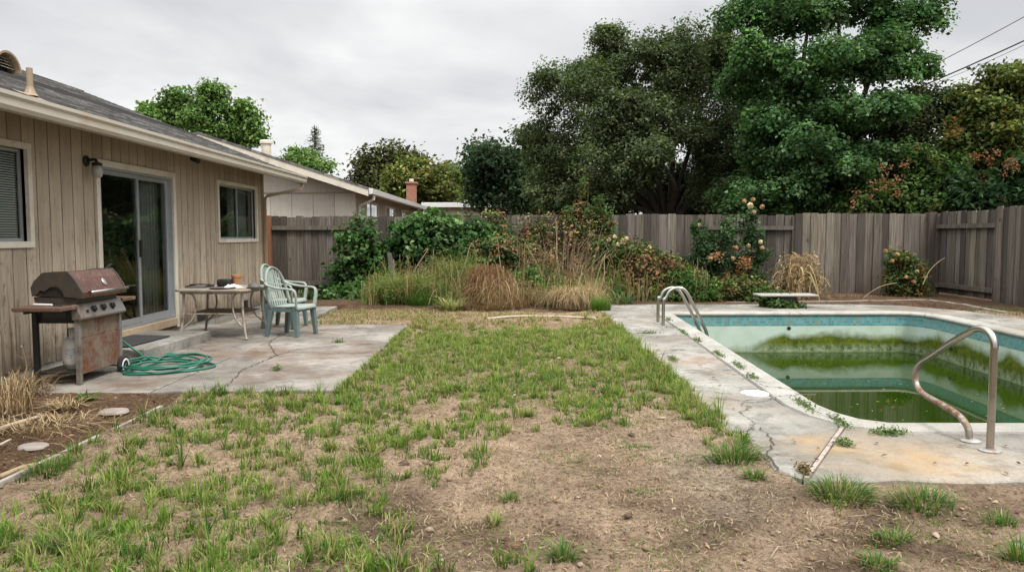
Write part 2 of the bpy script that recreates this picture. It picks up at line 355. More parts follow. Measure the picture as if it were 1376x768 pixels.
# ------------------------------------------------------------------ vegetation generators
def rnd_dirs(n): 
    d = RNG.normal(size=(n, 3)); return d / np.linalg.norm(d, axis=1, keepdims=True)
def leaf_quads(C, Nn, L, W, cols, fold=.15):
    """one folded diamond leaf per centre"""
    n = len(C); Nn = Nn / (np.linalg.norm(Nn, axis=1, keepdims=True) + 1e-9)
    r = rnd_dirs(n); T = r - Nn * np.sum(r*Nn, 1, keepdims=True); T /= np.linalg.norm(T, axis=1, keepdims=True) + 1e-9
    B = np.cross(Nn, T); L = L[:, None]; W = W[:, None]
    V = np.stack([C - T*L*.5, C + B*W*.5 + Nn*L*fold - T*L*.05, C + T*L*.5, C - B*W*.5 + Nn*L*fold - T*L*.05], 1).reshape(-1, 3)
    Fa = np.arange(4*n).reshape(-1, 4); return V, Fa, np.repeat(cols, 4, 0)
def cloud(lobes, clumps, per, cr, leaf, colors, shell=.6, up=.7, flat=.8, asp=.6, zmin=.03, inner=.55, droop=0.0, lumps=.22):
    """lobes: (centre, (rx,ry,rz)) -> leaves clustered into clumps over each lobe's shell. colours: list of rgb picked per clump"""
    w = np.array([(r[0]*r[2] + r[0]*r[1] + r[1]*r[2]) for c, r in lobes]); w = w / w.sum()
    idx = RNG.choice(len(lobes), clumps, p=w)
    LC = np.array([tuple(c) for c, r in lobes]); LR = np.array([r for c, r in lobes])
    d = rnd_dirs(clumps); rad = np.where(RNG.random(clumps) < .78, RNG.uniform(shell, 1.0, clumps), RNG.uniform(min(.25, shell*.6), shell, clumps))
    rad *= 1 + RNG.normal(0, lumps, clumps) * .6
    CC = LC[idx] + d * LR[idx] * rad[:, None]
    pal = np.array(colors); pc = pal[RNG.integers(len(pal), size=clumps)] * RNG.uniform(.6, 1.35, (clumps, 1))
    pc = pc * (inner + (1-inner) * np.clip((rad-.3)/.7, 0, 1))[:, None]  # shade inside the crown put into the leaf colour: inner clumps darker
    sz = cr * RNG.uniform(.55, 1.4, clumps)
    ci = np.repeat(np.arange(clumps), per); n = len(ci)
    g = np.clip(RNG.normal(size=(n, 3)), -1.7, 1.7) * .55; g[:, 2] *= flat
    C = CC[ci] + g * sz[ci][:, None]
    if droop: C[:, 2] -= droop * np.linalg.norm(g[:, :2], axis=1) * sz[ci]
    out = d[ci]
    Nn = out*.55 + np.array([0, 0, up]) + RNG.normal(size=(n, 3)) * .55
    k = C[:, 2] > zmin; C, Nn, ci = C[k], Nn[k], ci[k]; n = len(C)
    cols = pc[ci] * RNG.uniform(.7, 1.3, (n, 1)) * (1 + RNG.normal(0, .05, (n, 3)))
    L = leaf * RNG.uniform(.65, 1.35, n)
    return leaf_quads(C, Nn, L, L*asp, np.clip(cols, .004, .9))
def sublobes(lobes, k, fr=(.28, .5), core=.62):
    out = []
    for c, r in lobes:
        out.append((c, tuple(q*core for q in r)))
        for i in range(k):
            d = rnd_dirs(1)[0]; d[2] = d[2]*.9 + .15; q = RNG.uniform(*fr); a = RNG.uniform(.62, 1.0)
            out.append((Vector(c) + Vector((d[0]*r[0]*a, d[1]*r[1]*a, d[2]*r[2]*a)), tuple(x*q*RNG.uniform(.8, 1.25) for x in r)))
    return out
def join(parts):
    V = []; Fa = []; Cc = []; o = 0
    for v, f, c in parts: V.append(v); Fa.append(f + o); Cc.append(c); o += len(v)
    return np.concatenate(V), np.concatenate(Fa), np.concatenate(Cc)
def blades(base, h, w, lean, colors, az=None, curl=.6, tipmul=1.25):
    """grass blades: base (n,3), arrays h,w,lean -> 3 triangles each"""
    n = len(base); az = RNG.uniform(0, 2*PI, n) if az is None else az
    dx = np.stack([np.cos(az), np.sin(az), np.zeros(n)], 1); sd = np.stack([-np.sin(az+RNG.normal(0,.5,n)), np.cos(az), np.zeros(n)], 1)
    up = np.array([0, 0, 1.0])
    m = base + up*(h*.55)[:, None] + dx*(h*lean*.35)[:, None]
    t = base + up*(h*(1-.35*np.minimum(lean*curl, 1.6)))[:, None] + dx*(h*lean)[:, None]
    hw = (w*.5)[:, None]
    V = np.stack([base - sd*hw, base + sd*hw, m + sd*hw*.8, m - sd*hw*.8, t], 1).reshape(-1, 3)
    o = np.arange(n)[:, None]*5
    Fa = np.concatenate([o + np.array([[0, 1, 2]]), o + np.array([[0, 2, 3]]), o + np.array([[3, 2, 4]])])
    cc = np.stack([colors*.6, colors*.6, colors, colors, colors*tipmul], 1).reshape(-1, 3)
    return V, Fa, cc
def pick(pal, n, var=.25):
    pal = np.array(pal); return np.clip(pal[RNG.integers(len(pal), size=n)] * RNG.uniform(1-var, 1+var, (n, 1)), .004, .9)
def limb(mb, a, b, r0, r1, n=6, wob=.12, k=6):
    a = Vector(a); b = Vector(b); L = (b-a).length; pts = []; rs = []
    ox = Vector((random.gauss(0, wob), random.gauss(0, wob), random.gauss(0, wob*.4))) * L
    for i in range(k+1):
        q = i/k; p = a.lerp(b, q) + ox*math.sin(PI*q) + Vector((0, 0, L*.10))*math.sin(PI*q)
        if 0 < i < k: p += Vector((random.gauss(0, .012), random.gauss(0, .012), 0))*L
        pts.append(p); rs.append(r0 + (r1-r0)*q**.8)
    mb.tube(pts, rs, n)
def pl(lst, Y, dy=None, dz=0):
    """pixel lobes (px,py,rx,ry[,dY]) -> world lobes"""
    out = []
    for l in lst:
        y = Y + (l[4] if len(l) > 4 else 0); k = y/F
        out.append((P(l[0], l[1], y), (l[2]*k, (dy if dy else l[2]*k), l[3]*k)))
    return out
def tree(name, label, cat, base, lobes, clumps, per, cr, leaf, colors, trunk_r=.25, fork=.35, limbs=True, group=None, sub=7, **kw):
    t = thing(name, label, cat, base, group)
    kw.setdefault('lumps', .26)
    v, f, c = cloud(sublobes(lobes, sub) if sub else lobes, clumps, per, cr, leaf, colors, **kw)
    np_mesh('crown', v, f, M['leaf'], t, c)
    mb = MB(); b = Vector(base); zt = max(l[0].z for l in lobes)
    fk = b + Vector((random.uniform(-.2, .2), 0, zt*fork))
    limb(mb, b - Vector((0, 0, .1)), fk, trunk_r*1.15, trunk_r*.8, 9, .03)
    for l in lobes:
        if random.random() < .7: limb(mb, fk + Vector((0, 0, random.uniform(-.25, .2))), l[0], trunk_r*random.uniform(.22, .42), trunk_r*.06, 6, .08)
    mb.build('trunk', M['bark'], t, smooth=True)
    return t
# ================================================================== WORLD, SUN, CAMERA
def build_world():
    w = bpy.data.worlds.new('World'); sc.world = w; w.use_nodes = True; t = w.node_tree; bg = t.nodes['Background']
    N = t.nodes.new; L = t.links.new
    sky = N('ShaderNodeTexSky'); sky.sky_type = 'NISHITA'; sky.sun_disc = False; sky.sun_elevation = math.radians(56); sky.sun_rotation = math.radians(140); sky.air_density = 1.5; sky.dust_density = 4
    tc = N('ShaderNodeTexCoord'); sp = N('ShaderNodeSeparateXYZ'); L(tc.outputs['Generated'], sp.inputs[0])
    mz = N('ShaderNodeMath'); mz.operation = 'MAXIMUM'; mz.inputs[1].default_value = 0; L(sp.outputs[2], mz.inputs[0])
    ad = N('ShaderNodeMath'); ad.inputs[1].default_value = .22; L(mz.outputs[0], ad.inputs[0])
    cx = N('ShaderNodeCombineXYZ')
    for i in (0, 1):
        dv = N('ShaderNodeMath'); dv.operation = 'DIVIDE'; L(sp.outputs[i], dv.inputs[0]); L(ad.outputs[0], dv.inputs[1]); L(dv.outputs[0], cx.inputs[i])
    n1 = N('ShaderNodeTexNoise'); n1.inputs['Scale'].default_value = .95; n1.inputs['Detail'].default_value = 6; n1.inputs['Roughness'].default_value = .52; n1.inputs['Distortion'].default_value = .3
    L(cx.outputs[0], n1.inputs['Vector'])
    r = N('ShaderNodeValToRGB'); e = r.color_ramp.elements; e.new(.5)
    for i, (p, c) in enumerate([(.36, (6.5, 6.65, 6.95)), (.49, (8.1, 8.15, 8.25)), (.60, (9.7, 9.7, 9.65))]): e[i].position = p; e[i].color = (*c, 1)
    L(n1.outputs[0], r.inputs[0])
    mx = N('ShaderNodeMix'); mx.data_type = 'RGBA'; mx.inputs[0].default_value = .94; L(sky.outputs[0], mx.inputs[6]); L(r.outputs[0], mx.inputs[7])
    # a real overcast sky is brighter overhead than at the horizon
    zr = N('ShaderNodeMapRange'); L(sp.outputs[2], zr.inputs[0])
    for i, q in enumerate((.28, .85, 1.0, 3.7)): zr.inputs[i+1].default_value = q
    hr = N('ShaderNodeMapRange'); L(sp.outputs[2], hr.inputs[0])
    for i, q in enumerate((.02, .30, 1.12, 1.0)): hr.inputs[i+1].default_value = q
    zm = N('ShaderNodeMath'); zm.operation = 'MULTIPLY'; L(zr.outputs[0], zm.inputs[0]); L(hr.outputs[0], zm.inputs[1])
    sv = N('ShaderNodeVectorMath'); sv.operation = 'SCALE'; L(mx.outputs[2], sv.inputs[0]); L(zm.outputs[0], sv.inputs[3])
    L(sv.outputs[0], bg.inputs[0]); bg.inputs[1].default_value = .1
    sd = bpy.data.lights.new('sun', 'SUN'); sd.energy = 3.0; sd.angle = math.radians(16); sd.color = (1, .965, .91)
    so = bpy.data.objects.new('sun', sd); col.objects.link(so)
    el, az = math.radians(56), math.radians(140)
    d = Vector((math.sin(az)*math.cos(el), math.cos(az)*math.cos(el), math.sin(el)))
    so.rotation_euler = (-d).to_track_quat('-Z', 'Y').to_euler(); so.location = d*30
    cd = bpy.data.cameras.new('camera'); cd.sensor_width = 36; cd.lens = 36*F/1376; cd.clip_end = 3000; cd.clip_start = .05
    co = bpy.data.objects.new('camera', cd); col.objects.link(co); co.location = (0, 0, CH); co.rotation_euler = (PI/2 - TH, 0, 0); sc.camera = co
    sc.view_settings.view_transform = 'Standard'; sc.view_settings.look = 'None'; sc.view_settings.exposure = 0
    sc.cycles.max_bounces = 8; sc.cycles.transparent_max_bounces = 16; sc.render.film_transparent = False
build_world()

# ================================================================== GROUND
# pool outline (inner edge of coping), counter-clockwise from the near-left corner
POOL = [(2.46, 5.90), (2.50, 5.62), (2.58, 5.44), (2.74, 5.33), (6.2, 5.30), (6.55, 5.42), (6.72, 5.8), (7.16, 12.5), (7.12, 12.75), (6.98, 13.02), (6.78, 13.08), (2.80, 12.98)]
def offset(poly, d):
    n = len(poly); out = []
    for i in range(n):
        a, b, c = Vector(poly[i-1]), Vector(poly[i]), Vector(poly[(i+1) % n])
        e1 = (b-a).normalized(); e2 = (c-b).normalized()
        n1 = Vector((e1.y, -e1.x)); n2 = Vector((e2.y, -e2.x)); m = (n1+n2).normalized()
        out.append(tuple(b + m*(d/max(.4, m.dot(n1)))))
    return out
COP = offset(POOL, .27)
PX0, PX1, PY0, PY1, PYD, DX1, DY0, DY1 = -4.8, -1.56, 6.40, 11.3, 14.2, 8.3, 4.0, 14.7
def in_bed(x, y): return x < -2.87 and y < 6.4
def soil_h(x, y):
    if y > 40 or abs(x) > 30: return -.03
    h = .030*mnoise.noise((x*1.3, y*1.3, 0)) + .022*mnoise.noise((x*5, y*5, 3)) + .020*mnoise.noise((x*13, y*13, 7)) + .012*mnoise.noise((x*23, y*23, 17))
    h += .014*abs(mnoise.noise((x*29, y*29, 1)))
    if in_bed(x, y): h = h*1.5 - .01
    e = min(max(0, max(1.58-x, DY0-.02-y)), max(0, max(x-PX1, PY0-y)) if x > PX0 else 9)
    if e < .45: q = 1-e/.45; h = h*(1-q*.6) + .034*q*q
    if y > 14: h += .03
    slab = (PX0 < x < PX1 and PY0 < y < PY1) or (-4.8 < x < -3.2 and PY1 <= y < PYD) or (1.6 < x < DX1 and DY0 < y < DY1)
    if slab: h = -.05
    return h
def soil_tint(x, y):
    tan = np.array((.50, .385, .28)); dark = np.array((.185, .135, .095)); mulch = np.array((.17, .11, .07)); pale = np.array((.46, .40, .33)); green = np.array((.17, .15, .075))
    a = .5 + .5*mnoise.noise((x*.9+4, y*.9, 2)); b = .5 + .5*mnoise.noise((x*2.6, y*2.6, 9))
    c = tan.copy()
    k = np.clip((a*.6 + b*.5 - .5)*2.2, 0, 1)*.6
    if y < 4.6: k = np.clip(k + .85*min(1, (4.6-y)/1.1)*np.clip((a*.5+b*.8-.42)*2.4, 0, 1), 0, 1) if x > -.9 else np.clip(k+.22*(4.6-y)*b, 0, 1)
    c = c*(1-k) + dark*k
    q = math.exp(-((x-1.15)/.25)**2 - ((y-4.35)/.7)**2); c = c*(1-q*.75) + pale*q*.75
    g = math.exp(-((y-8.9)/2.6)**4)*max(0, 1-((x-.0)/1.75)**6) if abs(x) < 1.75 else 0; c = c*(1-g*.45) + green*g*.45
    if in_bed(x, y): c = mulch*(.75+.6*b)
    if x < -2.6 and y < 6.5 and not in_bed(x, y): c = c*.8
    if y > 13.4: c = (mulch*.9*(1-b*.35) + dark*b*.35)
    if 11.2 < y <= 13.8 and x < 1.6: c = c*.6 + np.array((.34, .25, .13))*.4
    if y > 30: c = green*.7
    return c
def lines(segs):
    out = []
    for a, b, st in segs: out += list(np.arange(a, b - st*.4, st))
    out.append(segs[-1][1]); return out
def build_ground():
    xs = lines([(-600, -60, 90), (-60, -12, 8), (-12, -4.9, .6), (-4.9, -3.6, .06), (-3.6, 2.3, .036), (2.3, 3.9, .05), (3.9, 7.0, .31), (7.0, 10.2, .1), (10.2, 14, .6), (14, 60, 8), (60, 600, 90)])
    ys = lines([(-40, 0, 8), (0, 2.4, .4), (2.4, 6.5, .034), (6.5, 11.4, .065), (11.4, 14.5, .1), (14.5, 18, .12), (18, 22, .5), (22, 60, 4), (60, 900, 105)])
    nx, ny = len(xs), len(ys); V = []; C = []
    for y in ys:
        for x in xs:
            V.append((x, y, soil_h(x, y))); C.append(soil_tint(x, y))
    Fq = []
    for j in range(ny-1):
        for i in range(nx-1):
            x, y = (xs[i]+xs[i+1])/2, (ys[j]+ys[j+1])/2
            if 2.30 < x < 7.3 and 5.15 < y < 13.2 and xs[i] >= 2.28 and xs[i+1] < 7.4: continue
            a = j*nx+i; Fq.append((a, a+1, a+nx+1, a+nx))
    o = np_mesh('ground', V, Fq, M['soil'], colors=np.array(C), smooth=True); tag(o, kind='structure')
build_ground()

# ------------------------------------------------------------------ slabs
def slab_mesh(mb, poly, z1=.04, z0=-.08):
    """a slab with slightly eased top edges"""
    p = [Vector(q) for q in poly]; area = sum(p[i].x*p[(i+1)%len(p)].y - p[(i+1)%len(p)].x*p[i].y for i in range(len(p)))
    if area < 0: p.reverse()
    q = offset([tuple(v) for v in p], -.008); n = len(p)
    vs = [(a[0], a[1], z0) for a in p] + [(a[0], a[1], z1-.007) for a in p] + [(a[0], a[1], z1) for a in q]
    fs = [tuple(range(2*n, 3*n))]
    for r in (0, 1): fs += [(r*n+i, r*n+(i+1)%n, (r+1)*n+(i+1)%n, (r+1)*n+i) for i in range(n)]
    mb.add(vs, fs)
def wob(a, b, n=10, amp=.012, seed=0):
    """a slightly broken edge from a to b"""
    r = random.Random(seed); a = Vector(a); b = Vector(b); d = (b-a); nn = Vector((-d.y, d.x)).normalized()
    return [tuple(a + d*(i/n) + nn*(r.uniform(-amp, amp) if 0 < i < n else 0)) for i in range(n)]
g = .011
mb = MB()
xm = -3.15
slab_mesh(mb, [(PX0, 6.42), (-3.9, 6.40)] + wob((-3.9, 6.38), (xm-g, 6.40), 8, .02, 1) + [(xm-g, 6.40), (xm-g, 8.25), (PX0, 8.2)])
slab_mesh(mb, wob((xm+g, 6.40), (PX1+.02, 6.50), 14, .03, 2) + wob((PX1+.02, 6.50), (PX1, 8.6), 14, .02, 3) + [(PX1, 8.6), (xm+g, 8.25)])
slab_mesh(mb, [(PX0, 8.2+2*g), (xm-g, 8.25+2*g), (xm-g, 9.9), (PX0, 9.9)], .036)
slab_mesh(mb, [(xm+g, 8.25+2*g)] + wob((PX1, 8.6+2*g), (PX1-.03, 9.95), 8, .02, 4) + [(PX1-.03, 9.95), (xm+g, 9.9)], .044)
slab_mesh(mb, [(PX0, 9.9+2*g), (xm-g, 9.9+2*g), (xm-g, 11.35), (PX0, 11.35)])
slab_mesh(mb, [(xm+g, 9.9+2*g)] + wob((PX1-.03, 9.95+2*g), (PX1-.02, 11.3), 8, .02, 5) + [(PX1-.02, 11.3), (xm+g, 11.35)], .037)
o = mb.build('patio', M['patio']); tag(o, kind='structure')
mb = MB(); slab_mesh(mb, [(-4.5, 11.36), (-3.25, 11.36), (-3.3, 12.7), (-4.5, 12.8)]); slab_mesh(mb, [(-4.5, 12.82), (-3.3, 12.72), (-3.35, 14.2), (-4.5, 14.2)], .045)
tag(mb.build('garden_path', M['patio']), kind='structure')

# pool deck: slabs butting against the outer edge of the coping
cl0 = Vector(COP[0]); cl1 = Vector(COP[-1])
def xl(y): return cl0.x + (cl1.x-cl0.x)*(y-cl0.y)/(cl1.y-cl0.y) - .013
mb = MB()
ys = [4.14, 8.75, 10.55, 12.2, cl1.y]
for k in range(1, 4):
    a, b = ys[k]+g, ys[k+1]-g
    slab_mesh(mb, [(xl(a), a), (xl(b), b)] + wob((1.6, b), (1.58, a), 6, .02, 10+k) + [(1.58, a)], .04 + .004*(k % 2))
c1, c2, c3 = COP[1], COP[2], COP[3]
slab_mesh(mb, [(xl(8.74), 8.74), (1.58, 8.74)] + wob((1.58, 8.74), (1.53, 4.25), 22, .035, 21) + [(1.53, 4.25), (1.626, 4.106), (c2[0]-.016, c2[1]-.008), (c1[0]-.013, c1[1]), (cl0.x-.013, cl0.y)])
fy = COP[4][1]-.011
slab_mesh(mb, [(c2[0]+.014, c2[1]-.036), (c3[0], c3[1]-.011), (COP[4][0], fy), (8.3, fy), (8.3, 3.9)] + wob((8.3, 3.9), (1.656, 4.074), 40, .03, 22) + [(1.656, 4.074)])
slab_mesh(mb, [(1.6, cl1.y+g), (cl1.x, cl1.y+g), (COP[10][0], COP[10][1]+g), (COP[10][0]+.05, 14.7), (1.6, 14.75)], .036)
rp = [COP[5], COP[6], COP[7], COP[8], COP[9]]
slab_mesh(mb, [(COP[10][0]+.012, COP[10][1]+g), (COP[9][0]+.006, COP[9][1]+.006), (COP[8][0]+.008, COP[8][1]), (COP[7][0]+.008, COP[7][1]), (COP[6][0]+.008, COP[6][1]), (COP[5][0]+.01, fy+.02), (8.3, fy+.02), (8.35, 12.2), (8.2, 13.4), (7.6, 14.4), (COP[10][0]+.062, 14.7)], .038)
tag(mb.build('pool_deck', M['deck']), kind='structure')
# expansion strip
a = Vector((1.657, 4.108, 0)); b = Vector((c2[0], c2[1]-.022, 0)); mb = MB()
d = (b-a); nn = Vector((-d.y, d.x, 0)).normalized()*.0125
mb.add([a-nn+Vector((0,0,.0)), b-nn, b+nn, a+nn, a-nn+Vector((0,0,.0408)), b-nn+Vector((0,0,.0408)), b+nn+Vector((0,0,.0408)), a+nn+Vector((0,0,.0408))], [(3,2,1,0),(4,5,6,7),(0,1,5,4),(1,2,6,5),(2,3,7,6),(3,0,4,7)])
tag(mb.build('joint_strip', M['strip'], loc=tuple(a)), 'pale strip set in the diagonal joint of the pool deck near the corner', 'joint strip')
def crack(pts, lab, seed, z=.0485):
    r = random.Random(seed); p = [G(x, y, .04) for x, y in pts]; fine = []
    for a_, b_ in zip(p[:-1], p[1:]):
        k = max(3, int((b_-a_).length/.05)); fine += [a_.lerp(b_, i/k) + Vector((r.gauss(0, .010), r.gauss(0, .014), 0)) for i in range(k)]
    fine.append(p[-1]); mb = MB()
    for i in range(len(fine)-1):
        a_, b_ = fine[i], fine[i+1]; w0, w1 = (.0045*r.uniform(.5, 1.5) for _ in (0, 1)); d_ = (b_-a_).normalized(); n_ = Vector((-d_.y, d_.x, 0))
        mb.add([(a_.x-n_.x*w0, a_.y-n_.y*w0, z), (b_.x-n_.x*w1, b_.y-n_.y*w1, z), (b_.x+n_.x*w1, b_.y+n_.y*w1, z), (a_.x+n_.x*w0, a_.y+n_.y*w0, z)], [(0, 1, 2, 3)])
    tag(mb.build('pavement_crack', M['crackdirt'], loc=tuple(p[0])), lab, 'crack')
M['crackdirt'] = simple('dark_crack_dirt', (.05, .04, .03), .95, var=.5, scale=60)
crack([(305, 520), (325, 497), (352, 486), (372, 478), (398, 470), (440, 466), (500, 462)], 'dirt filled crack zigzagging across the middle of the patio', 1)
crack([(372, 478), (362, 462), (378, 448)], 'short branch of the patio crack toward the chairs', 2)
crack([(912, 523), (948, 526), (984, 530)], 'fine crack in the deck running from the lawn to the white lid', 3)
crack([(866, 455), (900, 452), (936, 450)], 'fine crack across the deck near the ladder', 4)
crack([(1045, 632), (1030, 612), (1040, 598), (1022, 575)], 'branching crack at the broken corner of the deck', 5)
# skimmer lid
mb = MB(); c = G(1014, 529, .04); mb.lathe([(.118, .03), (.118, .049), (.108, .054), (.02, .055), (.012, .052), (.0005, .052)], (c.x, c.y, 0), 32)
tag(mb.build('skimmer_lid', M['lid'], loc=(c.x, c.y, .03)), 'round white skimmer lid set flat in the pool deck', 'lid')

# ------------------------------------------------------------------ swimming pool
pool = thing('swimming_pool', 'half drained swimming pool with teal tile band, green algae and pale coping', 'swimming pool', (4.8, 9, 0))
def ring(mb, a, za, b, zb):
    n = len(a); mb.add([(p[0], p[1], za) for p in a] + [(p[0], p[1], zb) for p in b], [(i, (i+1) % n, n+(i+1) % n, n+i) for i in range(n)])
mb = MB(); n = len(POOL)
prof = [(.26, -.10), (.266, .03), (.257, .046), (.05, .052), (.012, .046), (-.012, .030), (-.016, .012), (-.008, -.006), (.03, -.012)]
for (d0, z0), (d1, z1) in zip(prof[:-1], prof[1:]): ring(mb, offset(POOL, d0), z0, offset(POOL, d1), z1)
mb.build('coping', M['coping'], pool)
T = offset(POOL, .012); mb = MB(); ring(mb, T, -.01, T, -.185); ob = mb.build('tile_band', M['tile'], pool)
T2 = offset(POOL, .016); mb = MB(); ring(mb, offset(POOL, .03), -.185, T2, -.19); ring(mb, T2, -.19, T2, -1.9); mb.add([(p[0], p[1], -1.9) for p in T2], [tuple(range(n))]); mb.build('basin', M['plaster'], pool)
# wall return fittings
for px, py, Y in ((1060, 441, 12.97), (1268, 446, None)):
    c = P(px, py, Y) if Y else Vector((7.09, 11.9, -.42))
    mb = MB(); mb.lathe([(.035, -.012), (.035, .004), (.02, .012), (.001, .012)], (0, 0, 0), 14, axis='y' if Y else 'x')
    o = mb.build('return_fitting', M['blackplastic'], pool, local=True); o.location = c - OFF['swimming_pool'] + Vector((0, 0, 0) if Y else (-.01, 0, 0))
wz = -.66
mb = MB(); mb.add([(p[0], p[1], wz) for p in offset(POOL, .01)], [tuple(range(n))]); tag(mb.build('water', M['water']), kind='structure')
# leaves floating on the water
m_ = 140; C = np.c_[RNG.uniform(3, 6.6, m_), RNG.uniform(6.2, 12.6, m_), np.full(m_, wz+.004)]
v, f, c = leaf_quads(C, np.tile([0, 0, 1.0], (m_, 1)) + RNG.normal(0, .05, (m_, 3)), RNG.uniform(.02, .06, m_), RNG.uniform(.015, .03, m_), pick([(.2, .2, .06), (.12, .16, .03), (.25, .18, .09)], m_), .02)
tag(np_mesh('floating_leaves', v, f, M['dry'], colors=c), 'scattered leaves floating on the green pool water', 'leaves', kind='stuff')

# ------------------------------------------------------------------ pool rails
def smooth_path(pts, n=6):
    """Catmull-Rom through pts"""
    p = [Vector(q) for q in pts]; p = [p[0]*2-p[1]] + p + [p[-1]*2-p[-2]]; out = []
    for i in range(1, len(p)-2):
        for k in range(n):
            t = k/n; a, b, c, d = p[i-1:i+3]
            out.append(.5*((2*b) + (c-a)*t + (2*a-5*b+4*c-d)*t*t + (3*b-a-3*c+d)*t**3))
    out.append(p[-2]); return out
rail = thing('ladder_rail', 'pair of curved chrome ladder rails at the far left of the pool', 'pool ladder', (2.24, 11.2, .04))
for k, y in enumerate((10.98, 11.42)):
    base = G(891 if k == 0 else 884, 439.5 if k == 0 else 434.6, .04); x0 = base.x; y = base.y
    r = (lambda px, py: P(px, py, y)); sh = 0 if k == 0 else -8
    pts = [(x0, y, .02), (x0, y, .3), (x0+.005, y, .44), r(895+sh*.9, 400), r(901+sh, 390.5), r(911+sh, 386.5), r(921+sh, 390.5), r(931+sh, 408), r(942+sh, 430), r(949+sh, 446), r(951+sh, 460), r(951+sh, 490)]
    mb = MB(); mb.tube(smooth_path(pts, 5), .024, 12); rr = mb.build('rail', M['chrome'], rail, smooth=True)
    mb = MB(); mb.lathe([(.055, .037), (.055, .05), (.04, .06), (.026, .062)], (x0, y, 0), 18); mb.build('base_plate', M['chrome'], rr)
A = G(1330, 606, .04); B = G(1304, 593, .04); XR = A.x
rail2 = thing('hand_rail', 'figure four steel hand rail rusted brown at its lower bend', 'hand rail', (XR, A.y, .04))
R = lambda px, py: Vector(((XR, ) + tuple(W2(px, py, XR))))
def W2(px, py, X):
    u = (px-688)/F; v = (py-384)/F; d = (u, CT - v*ST, -(ST + v*CT)); t = X/d[0]; return d[1]*t, CH + d[2]*t
pts = [(XR, A.y, .03), (XR, A.y, .35), (XR, A.y+.003, .62), R(1336, 462), R(1330, 447), R(1317, 441), R(1302, 446), R(1275, 462), R(1250, 479), R(1238, 487), R(1231, 499), R(1231, 514), R(1238, 527), R(1252, 536), R(1270, 546), R(1286, 556), R(1297, 568), (XR+.005, B.y+.006, .10), (XR+.006, B.y, .02)]
mb = MB(); mb.tube(smooth_path(pts, 6), .0225, 14); mb.build('rail', M['rustchrome'], rail2, smooth=True)
for c in (A, B):
    mb = MB(); mb.lathe([(.062, .038), (.062, .05), (.045, .058), (.026, .060), (.0245, .066)], (c.x, c.y, 0), 24); mb.build('base_plate', M['plate_grey'], rail2, smooth=False)

# diving board stub on its pedestal
db = thing('diving_board', 'short pale diving board on a weed covered stand behind the pool', 'diving board', P(1056, 414, 14.1))
pa = P(1017, 396, 14.1); pb = P(1095, 396, 14.1)
mb = MB(); mb.box(pa.x, pb.x, 13.9, 14.35, pa.z-.018, pa.z+.016); mb.build('board', M['board'], db, bevel=.012)
mb = MB(); mx_ = (pa.x+pb.x)/2; mb.prism([(mx_-.22, 0.03), (mx_+.25, .03), (mx_+.16, pa.z-.019), (mx_-.12, pa.z-.019)], 13.98, 14.3); mb.build('stand', M['castiron'], db, bevel=.01)
for q in (-.08, .08):
    mb = MB(); mb.lathe([(.018, pa.z+.0165), (.018, pa.z+.028), (.009, pa.z+.032)], (mx_+q, 14.12, 0), 10); mb.build('bolt', M['chrome'], db)

# low timber edging behind the deck, and the strip beside the mulch bed
def timber(pts, r, name, label, cat, mat):
    mb = MB(); pts = [Vector(p) for p in pts]; fine = []
    for a, b in zip(pts[:-1], pts[1:]):
        k = max(2, int((b-a).length/.25)); fine += [a.lerp(b, i/k) + Vector((0, 0, random.uniform(-.006, .006))) for i in range(k)]
    fine.append(pts[-1]); mb.tube(fine, r, 4, up=(0, 0, 1)); return tag(mb.build(name, M[mat], loc=tuple(pts[0])), label, cat)
timber([(4.0, 14.85, .03), (6.0, 15.0, .04), (8.6, 15.35, .04)], .05, 'garden_edging', 'low timber edging between the far pool deck and the fence bed', 'edging', 'edging')
timber([(8.62, 15.33, .04), (8.72, 14.3, .04), (8.6, 12.9, .04)], .05, 'garden_edging', 'low timber edging turning along the side fence beside the deck', 'edging', 'edging')
timber([(-2.93, 3.5, .0), (-2.89, 4.12, .0), (-2.86, 5.0, .010), (-2.84, 5.95, .012)], .022, 'lawn_edging', 'thin grey edging strip between the mulch bed and the lawn', 'edging', 'edging')
